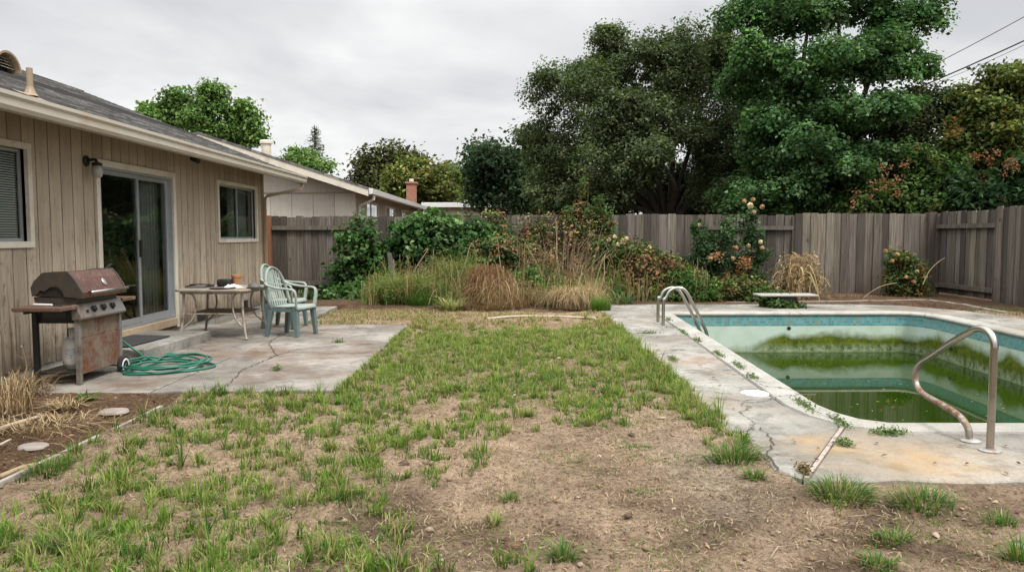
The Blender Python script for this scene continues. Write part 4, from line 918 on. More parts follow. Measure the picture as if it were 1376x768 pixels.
    mb = MB(); mb.lathe([(.075, .0), (.078, .02), (.095, .03), (.108, .055), (.112, .09), (.112, .21), (.105, .25), (.08, .285), (.04, .30), (.001, .302)], c, 28); mb.build('body', M['tank'], tk, smooth=True)
    mb = MB()
    for k in range(22):
        if k in (3, 4, 13, 14): continue
        a, b = 2*PI*k/22, 2*PI*(k+1)/22
        mb.add([(c[0]+.06*math.cos(t), c[1]+.06*math.sin(t), c[2]+z) for z in (.285, .375) for t in (a, b)], [(0, 1, 3, 2)])
    mb.build('collar', M['tank'], tk)
    mb = MB(); mb.tube([(c[0], c[1], c[2]+.30), (c[0], c[1], c[2]+.36)], .018, 10); mb.tube([(c[0], c[1], c[2]+.345), (c[0]+.05, c[1], c[2]+.345)], .012, 8); mb.build('valve', M['black'], tk)
    mb = MB(); mb.tube(smooth_path([(c[0]+.05, c[1], c[2]+.345), (c[0]+.1, c[1]-.02, c[2]+.36), (c[0]+.11, c[1], c[2]+.42), (c[0]+.08, c[1]+.03, c[2]+.47)], 5), .008, 8); mb.build('gas_line', M['black'], tk)
    mb = MB(); R_ = .1128
    for k in range(12):
        a, b = -1.9+1.5*k/12, -1.9+1.5*(k+1)/12
        mb.add([(c[0]+R_*math.cos(t), c[1]+R_*math.sin(t), c[2]+z) for z in (.10, .20) for t in (a, b)], [(0, 1, 3, 2)])
    mb.build('label', M['plate_pale'], tk)
t_ = NT('blotchy_label'); n_ = t_.noise(1, t_.pos((30, 30, 90)), 4, .7); M['plate_pale'] = t_.set(t_.mix(t_.maprange(n_, .5, .6), (.5, .48, .46), (.2, .22, .3)), .5)
grill()

# ================================================================== HOSE
def hose():
    r = random.Random(3); c = G(218, 493, .05); pts = []
    a0 = 2.4; n = 6*26
    for i in range(n):
        q = i/26; a = a0 + 2*PI*q; loop = int(q); rr = random.Random(100+loop)
        ra = .335 + rr.uniform(-.13, .08); cx, cy = rr.uniform(-.09, .09), rr.uniform(-.12, .12)
        rr2 = random.Random(101+loop); ra2 = .335 + rr2.uniform(-.13, .08); cx2, cy2 = rr2.uniform(-.09, .09), rr2.uniform(-.12, .12)
        f = q-loop; R_ = ra*(1-f)+ra2*f
        pts.append((c.x + cx*(1-f)+cx2*f + R_*1.0*math.cos(a), c.y + cy*(1-f)+cy2*f + R_*1.05*math.sin(a), .056 + .016*((loop*.8+r.uniform(0, .9)) % 4)))
    lead = [(-4.66, 7.96, .36), (-4.45, 7.98, .35), (-4.28, 7.98, .31), (-4.12, 7.97, .20), (-3.98, 7.95, .10)]
    # outermost loose loop to the right
    p = lead + pts[4:] + [(c.x-.2, c.y-.38, .056), (c.x+.15, c.y-.36, .054), (c.x+.45, c.y-.15, .054), (c.x+.52, c.y+.05, .054), (c.x+.42, c.y+.2, .054), (c.x+.2, c.y+.25, .056)]
    mb = MB(); mb.tube(smooth_path(p, 3), .0105, 8)
    o = thing('garden_hose', 'green garden hose coiled loosely on the patio beside the step', 'garden hose', (c.x, c.y, .04))
    mb.build('tube', M['hose'], o, smooth=True)
    e = p[-1]; mb = MB(); mb.lathe([(.014, 0), (.019, .004), (.019, .03), (.013, .034), (.013, .045)], (e[0]-.03, e[1]+.006, e[2]), 12, 'x'); mb.build('coupling', M['chrome'], o)
hose()

# ================================================================== TABLE AND WHAT LIES ON IT
def table():
    zt = .70; x0, x1, y0, y1 = -4.38, -3.42, 9.55, 10.55
    t = thing('patio_table', 'weathered patio table with curved tube legs against the house wall', 'table', ((x0+x1)/2, (y0+y1)/2, .04))
    def rr(x0, x1, y0, y1, r, k=6):
        out = []
        for cx, cy, a in ((x1-r, y1-r, 0), (x0+r, y1-r, PI/2), (x0+r, y0+r, PI), (x1-r, y0+r, 1.5*PI)):
            out += [(cx+r*math.cos(a+PI/2*i/k), cy+r*math.sin(a+PI/2*i/k)) for i in range(k+1)]
        return out
    mb = MB(); mb.prism(rr(x0, x1, y0, y1, .12), zt-.028, zt, 'z'); mb.build('tabletop', M['tabletop'], t, bevel=.008)
    mb = MB(); mb.prism(rr(x0+.05, x1-.05, y0+.05, y1-.05, .1), zt-.06, zt-.029, 'z'); mb.build('apron', M['tubeleg'], t)
    for sx, sy in ((1, -1), (-1, -1), (-1, 1), (1, 1)):
        cx = (x1-.10) if sx > 0 else (x0+.10); cy = (y1-.12) if sy > 0 else (y0+.12)
        mb = MB()
        mb.tube(smooth_path([(cx, cy, zt-.04), (cx+.005*sx, cy, .42), (cx+.03*sx, cy+.02*sy, .2), (cx+.055*sx, cy+.03*sy, .042)], 5), .0165, 10)
        mb.tube(smooth_path([(cx-.05*sx, cy-.02*sy, zt-.045), (cx-.12*sx, cy-.03*sy, .60), (cx-.14*sx, cy-.04*sy, .45), (cx-.09*sx, cy-.02*sy, .30), (cx+.0*sx, cy+.0*sy, .21), (cx+.03*sx, cy+.018*sy, .18)], 5), .012, 8)
        mb.lathe([(.020, 0), (.021, .02), (.018, .03)], (cx+.056*sx, cy+.031*sy, .041), 10); mb.build('leg', M['tubeleg'], t, smooth=True)
    mb = MB(); mb.box(x0+.14, x1-.14, y0+.18, y1-.18, .36, .385); mb.build('lower_shelf', M['shelf'], t, bevel=.004)
    mb = MB()
    for y in (y0+.16, y1-.16): mb.tube([(x0+.12, y, .372), (x1-.12, y, .372)], .012, 8)
    mb.build('shelf_rail', M['tubeleg'], t)
    Z = zt+.001
    def at(px, Y): return P(px, 384, Y).x
    # black pot, clay pot, cloth, trays, plate
    o = thing('black_radio_box', 'rounded black box standing on the patio table beside the clay pot', 'box', (at(303, 10.2), 10.2, Z))
    x = at(303, 10.2); mb = MB(); mb.box(x-.095, x+.09, 10.12, 10.28, Z, Z+.10); mb.build('body', M['blackplastic'], o, bevel=.025)
    mb = MB(); mb.box(x-.06, x+.06, 10.10, 10.119, Z+.025, Z+.075); mb.build('front_grille', M['black'], o, bevel=.004)
    x = at(318, 10.3); mb = MB(); mb.lathe([(.045, 0), (.062, .12), (.07, .122), (.072, .155), (.066, .158), (.058, .13), (.04, .02), (.001, .02)], (x, 10.3, Z), 22); tag(mb.build('clay_pot', M['terracotta'], loc=(x, 10.3, Z)), 'small brown clay pot standing on the patio table', 'flower pot')
    # crumpled white cloth
    x = at(313, 9.95); n = 16; mb = MB(); vs = []
    for i in range(n+1):
        for j in range(n+1):
            u, v = i/n-.5, j/n-.5; e = max(0, 1-(2*abs(u))**2)*max(0, 1-(2*abs(v))**2)
            vs.append((x+u*.25, 9.95+v*.2, Z+.004+e*(.035+.04*mnoise.noise((u*9, v*9, 5)))))
    mb.add(vs, [(i*(n+1)+j, (i+1)*(n+1)+j, (i+1)*(n+1)+j+1, i*(n+1)+j+1) for i in range(n) for j in range(n)])
    tag(mb.build('white_rag', M['cloth'], loc=(x, 9.95, Z), smooth=True), 'crumpled white rag lying on the table in front of the clay pot', 'cloth')
    def plate(px, Y, r, label, mat, name, cat):
        x = at(px, Y); mb = MB(); mb.lathe([(r*.6, 0), (r*.95, .012), (r, .018), (r*.95, .017), (r*.6, .006), (.001, .006)], (x, Y, Z), 28); return tag(mb.build(name, M[mat], loc=(x, Y, Z), smooth=False), label, cat)
    plate(299, 9.75, .17, 'large dark plate near the front edge of the patio table', 'plate', 'plate', 'plate')
    plate(340, 9.85, .14, 'pale plate at the chair end of the patio table', 'tabletop', 'plate', 'plate')
    # dark leather-like glove/cloth lumps
    for px, Y, w, lab in ((341, 9.87, .085, 'dark dried heap lying on the pale plate'),):
        x = at(px, Y); mb = MB(); vs = []; n = 12
        for i in range(n+1):
            for j in range(n+1):
                u, v = i/n-.5, j/n-.5; e = math.sqrt(max(0, 1-(2*u)**2-(2*v)**2)); vs.append((x+u*w*2, Y+v*w*1.6, Z+.018+e*(.045+.03*mnoise.noise((u*7, v*7, px)))))
        mb.add(vs, [(i*(n+1)+j, (i+1)*(n+1)+j, (i+1)*(n+1)+j+1, i*(n+1)+j+1) for i in range(n) for j in range(n)]); tag(mb.build('food_scraps', M['plate'], loc=(x, Y, Z+.018), smooth=True), lab, 'scraps')
    tr = thing('serving_tray', 'flat dark tray toward the wall end of the patio table', 'tray', (at(268, 10.0), 10, Z))
    x = at(268, 10.0); mb = MB(); mb.box(x-.13, x+.14, 9.86, 10.16, Z, Z+.014); mb.build('tray_base', M['plate'], tr, bevel=.004)
    mb = MB(); mb.box(x-.13, x-.12, 9.86, 10.16, Z+.0142, Z+.03); mb.box(x+.13, x+.14, 9.86, 10.16, Z+.0142, Z+.03); mb.build('rim', M['black'], tr)
    tg = thing('kitchen_tongs', 'black tongs lying across the dark tray on the table', 'tongs', (x, 10, Z+.03))
    for s_ in (-1, 1):
        mb = MB(); mb.tube([(x-.12, 9.98, Z+.038), (x, 9.97+.014*s_, Z+.046), (x+.16, 9.95+.03*s_, Z+.04)], .007, 6); mb.build('arm', M['black'], tg)
    x = at(326, 9.72); mb = MB(); mb.box(x-.05, x+.05, 9.66, 9.75, Z, Z+.016); tag(mb.build('wood_offcut', M['tan_papers'], loc=(x, 9.7, Z), bevel=.003), 'small tan wooden scrap by the front edge of the table', 'wood scrap')
table()

# ================================================================== CHAIRS
def chair(name, label, loc, rz):
    t = thing(name, label, 'chair', loc, 'green plastic garden chairs by the table', rz)
    for sx, sy in ((1, -1), (1, 1), (-1, -1), (-1, 1)):
        mb = MB(); xt, yt = .185*sx, .205*sy; xb_, yb_ = (.215 if sx > 0 else -.25), .235*sy; w0, w1 = .024, .034
        zt = .40
        mb.add([(xb_-w0, yb_-w0, 0), (xb_+w0, yb_-w0, 0), (xb_+w0, yb_+w0, 0), (xb_-w0, yb_+w0, 0), (xt-w1, yt-w1, zt), (xt+w1, yt-w1, zt), (xt+w1, yt+w1, zt), (xt-w1, yt+w1, zt)], [(3,2,1,0),(4,5,6,7),(0,1,5,4),(1,2,6,5),(2,3,7,6),(3,0,4,7)])
        mb.build('leg', M['resin_dark'], t, local=True, bevel=.006)
    # seat: dished sheet with rolled front
    n = 14; vs = []
    for i in range(n+1):
        for j in range(n+1):
            u, v = i/n, j/n*2-1; x = -.21 + .45*u; w = .235 - .02*(1-u); z = .41 + .012*u - .022*math.sin(PI*min(1, u*1.05))*(1-v*v*.8) - .05*max(0, (u-.88)/.12)**2
            vs.append((x, v*w, z))
    for k in (0, 1): pass
    mb = MB(); mb.add(vs, [(i*(n+1)+j, (i+1)*(n+1)+j, (i+1)*(n+1)+j+1, i*(n+1)+j+1) for i in range(n) for j in range(n)])
    s = mb.build('seat', M['resin'], t, local=True, smooth=True); m = s.modifiers.new('thick', 'SOLIDIFY'); m.thickness = .012
    mb = MB()   # skirt under the seat
    mb.box(-.18, .19, -.222, -.205, .335, .392); mb.box(-.18, .19, .205, .222, .335, .392); mb.box(.19, .207, -.2, .2, .34, .385); mb.build('skirt', M['resin_dark'], t, local=True)
    # back frame: flattened arch
    arch = []
    for i in range(21):
        a = PI*i/20; y = -.235*math.cos(a); k = math.sin(a); z = .42 + .50*k**.62 if 0 < i < 20 else .38
        x = -.19 - .13*((z-.42)/.5); arch.append((x, y, z))
    mb = MB(); mb.tube(smooth_path(arch, 2), .026, 8, sx=1.0, sy=.55, up=(1, 0, .25)); mb.build('back_frame', M['resin'], t, local=True, smooth=True)
    mb = MB()
    for k in range(-3, 4):
        yb_, yt = k*.052, k*.047; zt = .42 + .50*math.sqrt(max(0, 1-(yt/.235)**2))**.62 - .01
        xa = lambda z: -.195 - .13*((z-.42)/.5)
        pts = [(xa(z)-.012*math.sin(PI*(z-.42)/max(.1, zt-.42)), yb_ + (yt-yb_)*(z-.42)/.5, z) for z in np.linspace(.41, zt, 7)]
        mb.tube(pts, .017, 6, sx=.35, sy=1.0, up=(1, 0, .2))
    mb.box(-.262, -.248, -.2, .2, .60, .635)
    mb.build('back_slats', M['resin'], t, local=True, smooth=False)
    for s_ in (-1, 1):
        mb = MB(); pts = [(-.265, .222*s_, .72), (-.20, .25*s_, .685), (-.05, .268*s_, .655), (.12, .268*s_, .645), (.19, .262*s_, .63), (.213, .255*s_, .58), (.21, .24*s_, .48), (.20, .225*s_, .38)]
        mb.tube(smooth_path(pts, 4), .03, 8, sx=.5, sy=1.0, up=(.35, 0, 1)); mb.build('armrest', M['resin'], t, local=True, smooth=True)
    return t
chair('garden_chair', 'pale green plastic garden chair standing nearest the patio table end', (-3.0, 10.12, .04), math.radians(-16))
chair('garden_chair', 'second green plastic chair half hidden behind the nearer one', (-3.36, 11.0, .045), math.radians(-8))
# ================================================================== TREES BEHIND THE FENCE
OAK = [(.080, .112, .05), (.105, .14, .062), (.062, .09, .042), (.135, .165, .08)]
GUM = [(.065, .145, .052), (.095, .19, .072), (.15, .245, .115), (.055, .12, .044), (.11, .205, .07)]
b = P(905, 300, 25); b.z = 0
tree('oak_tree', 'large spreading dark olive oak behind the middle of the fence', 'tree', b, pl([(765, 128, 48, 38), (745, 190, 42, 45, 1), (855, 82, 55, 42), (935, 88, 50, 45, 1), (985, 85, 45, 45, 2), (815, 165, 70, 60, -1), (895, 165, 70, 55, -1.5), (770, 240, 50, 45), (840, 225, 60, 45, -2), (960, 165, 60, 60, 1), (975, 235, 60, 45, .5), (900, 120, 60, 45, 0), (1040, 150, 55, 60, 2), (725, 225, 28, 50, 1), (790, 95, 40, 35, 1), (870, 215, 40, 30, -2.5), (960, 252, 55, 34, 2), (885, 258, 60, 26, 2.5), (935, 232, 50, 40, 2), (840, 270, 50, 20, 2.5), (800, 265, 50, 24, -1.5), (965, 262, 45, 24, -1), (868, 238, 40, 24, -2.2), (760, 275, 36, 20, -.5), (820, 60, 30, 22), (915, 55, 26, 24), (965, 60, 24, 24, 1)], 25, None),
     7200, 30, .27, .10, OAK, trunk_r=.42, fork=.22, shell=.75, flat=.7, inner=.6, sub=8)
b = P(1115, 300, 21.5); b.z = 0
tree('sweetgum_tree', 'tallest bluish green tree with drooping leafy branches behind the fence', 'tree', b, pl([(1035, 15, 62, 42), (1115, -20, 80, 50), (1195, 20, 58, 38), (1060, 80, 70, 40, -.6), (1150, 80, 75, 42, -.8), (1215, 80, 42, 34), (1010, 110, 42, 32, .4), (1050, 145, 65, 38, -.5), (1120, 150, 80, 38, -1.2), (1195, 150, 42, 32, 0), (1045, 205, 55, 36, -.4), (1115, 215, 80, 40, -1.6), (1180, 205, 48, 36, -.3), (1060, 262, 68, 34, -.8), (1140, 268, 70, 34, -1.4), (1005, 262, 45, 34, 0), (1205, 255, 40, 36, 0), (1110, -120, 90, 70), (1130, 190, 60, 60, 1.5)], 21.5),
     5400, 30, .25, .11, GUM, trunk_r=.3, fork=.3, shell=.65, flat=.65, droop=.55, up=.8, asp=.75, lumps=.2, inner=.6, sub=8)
b = P(675, 300, 31); b.z = 0
tree('dark_tree', 'rounded dark green tree left of the big oak', 'tree', b, pl([(665, 225, 38, 30), (705, 220, 40, 35, 1), (650, 255, 30, 28), (700, 262, 45, 30), (735, 245, 35, 40, 2), (640, 215, 14, 14)], 31),
     900, 26, .55, .18, [(.05, .085, .045), (.065, .10, .05), (.04, .07, .036)], trunk_r=.3, inner=.6)
b = P(672, 300, 41); b.z = 0
tree('yellow_green_shrub', 'bright yellow green shrub above the flat white roof', 'shrub', b, pl([(668, 268, 26, 16), (660, 280, 28, 14), (690, 282, 22, 14), (672, 258, 12, 10)], 41), 420, 26, .4, .17, [(.19, .24, .05), (.24, .28, .065), (.14, .2, .045)], trunk_r=.08)
b = P(520, 300, 46); b.z = 0
tree('background_tree', 'dark olive tree beyond the neighbour roof ridge', 'tree', b, pl([(512, 225, 26, 20), (497, 238, 16, 22), (545, 218, 18, 14), (525, 205, 10, 8), (530, 245, 40, 25)], 46), 560, 22, .7, .26, [(.085, .10, .04), (.11, .12, .05), (.10, .09, .04)], trunk_r=.3)
b = P(565, 300, 42); b.z = 0
tree('background_tree', 'yellowish green rounded tree behind the brick chimney', 'tree', b, pl([(565, 240, 34, 18), (540, 248, 26, 16), (590, 250, 26, 18), (570, 262, 50, 20), (555, 230, 18, 10)], 42), 560, 22, .6, .24, [(.15, .185, .05), (.19, .21, .06), (.12, .16, .045), (.2, .17, .06)], trunk_r=.3)
b = P(612, 300, 62); b.z = 0
tree('background_tree', 'hazy grey green tree far between the chimney and the dark tree', 'tree', b, pl([(606, 245, 20, 22), (622, 250, 14, 18), (600, 262, 40, 20)], 62), 360, 22, .8, .3, [(.16, .20, .14), (.19, .22, .16), (.14, .17, .12)], trunk_r=.3, inner=.8)
b = P(262, 200, 40); b.z = 0
tree('maple_tree', 'fresh green tree rising behind the house roof', 'tree', b, pl([(207, 150, 17, 13), (243, 141, 19, 18), (291, 138, 21, 19), (324, 160, 18, 21), (266, 164, 26, 13), (337, 184, 16, 12), (224, 168, 26, 12), (300, 180, 30, 14)], 40), 900, 22, .55, .22, [(.14, .24, .07), (.19, .29, .09), (.11, .20, .06)], trunk_r=.35, inner=.6, flat=.7)
b = P(400, 220, 55); b.z = 0
tree('background_tree', 'small green treetop between the flue and the conifer', 'tree', b, pl([(392, 215, 18, 12), (412, 214, 16, 12), (440, 222, 14, 8), (405, 230, 40, 14)], 55), 260, 20, .6, .24, [(.14, .24, .07), (.18, .27, .09)], trunk_r=.25, inner=.7)
def conifer():
    Y = 60; base = P(425, 300, Y); base.z = 0; top = P(424, 168, Y).z
    t = thing('conifer_tree', 'slim dark conifer rising behind the neighbour roof', 'tree', base)
    parts = []; mb = MB(); mb.tube([base, (base.x, Y, top)], [.28, .03], 7); bot = P(424, 236, Y).z
    C = []; k = 22
    for i in range(k):
        q = i/(k-1); z = top - .3 - (top-bot)*q; R_ = (.3 + 1.7*q)*random.uniform(.55, 1.15)
        for j in range(4 + int(q*2)):
            a = random.uniform(0, 2*PI); rr = R_*random.uniform(.7, 1.1); e = Vector((base.x+rr*math.cos(a), Y+rr*math.sin(a), z-.25*rr+random.uniform(-.1, .1)))
            mb.tube([(base.x, Y, z), e], [.03, .012], 4)
            for s in range(9): C.append(tuple(Vector((base.x, Y, z)).lerp(e, .25+.75*s/8) + Vector((random.gauss(0, .08), random.gauss(0, .08), random.gauss(-.03, .07)))))
    C = np.array(C); C = np.repeat(C, 2, 0) + RNG.normal(0, .07, (len(C)*2, 3)); n = len(C)
    v, f, c = leaf_quads(C, np.tile([0, 0, 1.0], (n, 1)) + RNG.normal(0, .5, (n, 3)), np.full(n, .2), np.full(n, .06), pick([(.10, .115, .07), (.13, .14, .085)], n))
    np_mesh('crown', v, f, M['leaf'], t, c); mb.build('trunk', M['bark'], t)
conifer()
# right side: tall shrub tree, red tipped shrubs, dense hedge below
b = P(1350, 300, 19.5); b.z = 0
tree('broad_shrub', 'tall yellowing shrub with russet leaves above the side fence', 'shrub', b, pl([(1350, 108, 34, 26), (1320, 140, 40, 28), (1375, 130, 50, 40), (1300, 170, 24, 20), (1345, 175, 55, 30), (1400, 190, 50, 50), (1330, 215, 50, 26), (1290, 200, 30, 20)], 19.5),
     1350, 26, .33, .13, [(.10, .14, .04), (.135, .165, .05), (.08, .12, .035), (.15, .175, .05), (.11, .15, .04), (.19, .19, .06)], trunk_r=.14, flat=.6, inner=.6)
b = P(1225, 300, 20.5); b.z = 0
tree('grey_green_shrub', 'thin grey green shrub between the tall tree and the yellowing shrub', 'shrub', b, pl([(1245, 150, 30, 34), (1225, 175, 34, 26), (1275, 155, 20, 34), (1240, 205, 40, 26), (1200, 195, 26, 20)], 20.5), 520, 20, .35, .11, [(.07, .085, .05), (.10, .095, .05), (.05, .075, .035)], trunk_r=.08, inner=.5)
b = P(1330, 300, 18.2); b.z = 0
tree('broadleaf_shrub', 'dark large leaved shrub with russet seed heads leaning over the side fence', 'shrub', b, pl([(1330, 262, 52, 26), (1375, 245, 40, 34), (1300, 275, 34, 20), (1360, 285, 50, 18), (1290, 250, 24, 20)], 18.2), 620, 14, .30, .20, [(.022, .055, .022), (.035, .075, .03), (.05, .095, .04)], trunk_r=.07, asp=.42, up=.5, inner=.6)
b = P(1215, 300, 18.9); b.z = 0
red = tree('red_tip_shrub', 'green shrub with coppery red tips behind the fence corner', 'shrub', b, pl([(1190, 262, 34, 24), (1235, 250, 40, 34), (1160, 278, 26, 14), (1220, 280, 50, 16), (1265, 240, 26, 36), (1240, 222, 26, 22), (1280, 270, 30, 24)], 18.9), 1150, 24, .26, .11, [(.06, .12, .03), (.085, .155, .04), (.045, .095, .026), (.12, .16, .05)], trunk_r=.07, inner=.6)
def tips(parent, px, Y, spread, pal, leaf=.07, per=14, cr=.10, name='red_tip'):
    for x, y, m in px:
        c0 = np.array(tuple(P(x, y, Y + random.uniform(-.3, .3)))); k = Y/F*spread
        C = c0 + RNG.normal(0, 1, (m, 3))*[k, k, k]; C = np.repeat(C, per, 0) + RNG.normal(0, cr*.6, (m*per, 3)); N_ = len(C)
        v, f, c = leaf_quads(C, RNG.normal(0, .6, (N_, 3)) + [0, -.3, .6], RNG.uniform(.6, 1.3, N_)*leaf, RNG.uniform(.4, .7, N_)*leaf, pick(pal, N_, .35)); np_mesh(name, v, f, M['leaf'], parent, c)
tips(red, [(1185, 233, 3), (1175, 245, 3), (1192, 250, 3), (1220, 225, 3), (1212, 240, 2), (1160, 262, 3), (1145, 275, 2), (1205, 257, 2), (1235, 205, 1), (1250, 275, 1)], 17.85, 4.5, [(.26, .11, .06), (.32, .17, .10), (.2, .08, .045)])
tips(bpy.data.objects['broadleaf_shrub'], [(1318, 210, 2), (1328, 218, 3), (1335, 205, 2), (1355, 222, 3), (1365, 220, 2), (1305, 208, 2), (1325, 240, 2), (1350, 232, 2), (1345, 268, 1)], 17.6, 3, [(.23, .09, .045), (.28, .14, .08), (.18, .08, .04)], name='seed_head')
b2 = bpy.data.objects['broad_shrub']; tips(b2, [(1285, 168, 3), (1278, 180, 3), (1345, 150, 1)], 18.7, 5, [(.22, .07, .025), (.17, .06, .02)])
# dim hedge filling the gaps low behind the fence: individual shrubs
for px, py, rx, ry, Y, lab in ((790, 275, 60, 30, 28, 'dim green shrub low behind the fence left of the oak trunk'), (905, 275, 50, 26, 29, 'olive lit shrub low behind the oak trunk'), (990, 262, 60, 40, 27.5, 'deep green shrub filling the gap right of the oak trunk'), (1100, 230, 90, 80, 25, 'shadowed green shrub inside the tall tree gap'), (745, 262, 40, 36, 33, 'dark green shrub between the dark tree and the oak'), (1290, 240, 60, 50, 22.5, 'dark shrub behind the russet seed heads')):
    b = P(px, 300, Y); b.z = 0; k = Y/F
    pal = [(.09, .11, .03), (.12, .13, .035)] if 'olive' in lab else [(.035, .06, .026), (.045, .075, .03)]
    tree('understory_shrub', lab, 'shrub', b, [(P(px, py, Y), (rx*k, 1.2, ry*k)), (P(px-rx*.4, py+10, Y), (rx*k*.6, 1, ry*k*.8)), (P(px+rx*.45, py+8, Y), (rx*k*.6, 1, ry*k*.8))], 420, 20, .5, .17, pal, trunk_r=.08, inner=.5, group='low shrubs behind the fence')

# ================================================================== PLANTING ALONG THE BACK FENCE
IVY = [(.05, .12, .032), (.07, .15, .042), (.036, .09, .026), (.10, .18, .06), (.14, .21, .09)]
def stems(mb, base, n, h, spread, r=.006, lean=.5, k=4, curl=.3, seed=0, n_=3, tint=None):
    rr = random.Random(seed); ends = []
    for _ in range(n):
        a = rr.uniform(0, 2*PI); d = Vector((math.cos(a), math.sin(a), 0)); p0 = Vector(base) + d*rr.uniform(0, spread); hh = h*rr.uniform(.6, 1.1); ln = lean*rr.uniform(.1, 1)
        pts = [p0 + d*(hh*ln*(i/k)**1.4) + Vector((rr.gauss(0, .012), rr.gauss(0, .012), hh*(i/k) - hh*curl*ln*(i/k)**3)) for i in range(k+1)]
        mb.tube(pts, [r*(1-.7*i/k) for i in range(k+1)], n_, cap=False); ends.append(pts)
    return ends
Y0 = 16.75
b = P(560, 405, Y0); b.z = 0
ivy = thing('ivy', 'deep green ivy mounding over the left half of the back fence', 'ivy', b)
lob = [(c, (r[0], .42 if i > 2 else .35, r[2])) for i, (c, r) in enumerate(pl([(482, 330, 28, 36), (470, 372, 26, 30), (500, 362, 26, 38), (575, 324, 50, 28), (562, 310, 32, 16), (592, 304, 32, 15), (545, 350, 42, 40), (610, 335, 46, 38), (655, 340, 42, 40), (690, 352, 40, 38), (640, 314, 30, 16), (610, 375, 50, 24), (572, 294, 22, 10)], Y0))]
lob += [(c, (r[0], .5, r[2])) for c, r in pl([(465, 395, 40, 12), (435, 400, 26, 8), (500, 394, 30, 16)], 15.9)]
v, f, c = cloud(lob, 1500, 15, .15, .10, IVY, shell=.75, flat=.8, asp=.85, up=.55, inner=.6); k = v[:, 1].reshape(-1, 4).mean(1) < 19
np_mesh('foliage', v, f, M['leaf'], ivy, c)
mb = MB(); p0 = P(530, 396, 16.0); p1 = P(523, 340, 16.15); mb.tube([p0, p0.lerp(p1, .5)+Vector((.03, 0, 0)), p1], [.11, .08, .05], 9); p2 = P(548, 376, 16.1)
for px, py in ((520, 398), (541, 397)): mb.tube([P(px, py, 15.95), p0+Vector((0, 0, .12))], [.03, .05], 6)
for s in range(14): limb(mb, P(random.uniform(480, 690), 402, 16.9), P(random.uniform(470, 700), random.uniform(300, 340), 17.0), .018, .006, 5, .1)
mb.build('stump', M['bark'], ivy, smooth=True)
def leafy(name, label, cat, base, lobes, clumps, per, cr, leaf, pal, stem_n=14, stem_h=.6, stem_mat='greenstem', lean=.5, group=None, mat='leaf', **kw):
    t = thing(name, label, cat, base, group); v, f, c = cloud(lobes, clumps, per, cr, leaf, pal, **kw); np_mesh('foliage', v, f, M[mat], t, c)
    if stem_n:
        mb = MB(); stems(mb, base, stem_n, stem_h, .12, .007, lean, seed=len(label)); mb.build('stem', M[stem_mat], t)
    return t
def arcs(c0, n, R, H, w, pal, r0=.25, seg=6, droop=1.0):
    """n thin ribbons rising from round c0 and arching over to the ground at radius R"""
    a = RNG.uniform(0, 2*PI, n); rb = R*r0*np.sqrt(RNG.random(n)); LR = R*RNG.uniform(.06, 1.1, n); LH = H*np.sqrt(np.clip(1-(.62*LR/R)**2, .1, 1))*RNG.uniform(.5, 1.08, n); tmax = RNG.uniform(.65, 1.0, n)
    az = a + RNG.normal(0, .5, n); ts = np.linspace(0, 1, seg+1); Vv = []
    W_ = (w*RNG.uniform(.6, 1.3, n))[:, None]; sd = np.stack([-np.sin(az), np.cos(az), np.zeros(n)], 1)
    ph = RNG.normal(0, .14, n)
    for t in ts:
        q = t*tmax; x = c0[0] + rb*np.cos(a) + LR*q*np.cos(az + ph*6*q); y = c0[1] + (rb*np.sin(a) + LR*q*np.sin(az + ph*6*q))*.75
        z = c0[2] + LH*np.clip(1 - np.abs(2.1*q-1.05)**2.2*droop, 0.0, 1) * np.where(q < .001, 0, 1) + .015
        p = np.stack([x, y, z], 1); k = 1-.6*t; Vv += [p - sd*W_*.5*k, p + sd*W_*.5*k]
    V = np.stack(Vv, 1).reshape(-1, 3); m = 2*(seg+1); o = np.arange(n)[:, None]*m
    Fq = np.concatenate([o + np.array([[2*i, 2*i+1, 2*i+3, 2*i+2]]) for i in range(seg)])
    return V, Fq, np.repeat(pick(pal, n, .35), m, 0)
def mound(name, label, cat, px, py, Y, R, H, n, pal, w=.006, **kw):
    b = P(px, py, Y); b.z = 0; t = thing(name, label, cat, b); v, f, c = arcs(b, n, R, H, w, pal, **kw); np_mesh('blades', v, f, M['dry'], t, c); return t
def weed(name, label, cat, px, py, Y, rx, h, n, pal, w=.008, lean=.45, group=None, mat='grass', seeds=None, ry=None):
    """clump of many thin upright blades"""
    b = G(px, py, .0) if Y is None else P(px, py, Y); b.z = .0; k = b.y/F
    t = thing(name, label, cat, b, group); nb_ = n; a = RNG.uniform(0, 2*PI, nb_); r = np.sqrt(RNG.random(nb_))
    base = np.stack([b.x + rx*k*r*np.cos(a), b.y + (ry or rx*k*.55)*r*np.sin(a), np.full(nb_, .0)], 1)
    hh = h*RNG.uniform(.35, 1.05, nb_)*(1-.45*r**2); az = a + RNG.normal(0, .9, nb_)
    v, f, c = blades(base, hh, w*RNG.uniform(.6, 1.3, nb_), lean*RNG.uniform(.2, 1.6, nb_), pick(pal, nb_), az)
    np_mesh('blades', v, f, M[mat], t, c)
    if seeds:
        m = seeds; i = RNG.integers(nb_, size=m); ex = base[i] + np.stack([np.cos(az[i]), np.sin(az[i]), np.zeros(m)], 1)*(hh[i]*lean*.8)[:, None]; ex[:, 2] = hh[i]*RNG.uniform(.55, 1.0, m)
        ex = np.repeat(ex, 5, 0) + RNG.normal(0, .03, (m*5, 3)); v, f, c = leaf_quads(ex, RNG.normal(0, 1, (m*5, 3)), RNG.uniform(.02, .05, m*5), RNG.uniform(.008, .018, m*5), pick(seed_pal, m*5)); np_mesh('seed_heads', v, f, M[mat], t, c)
    return t
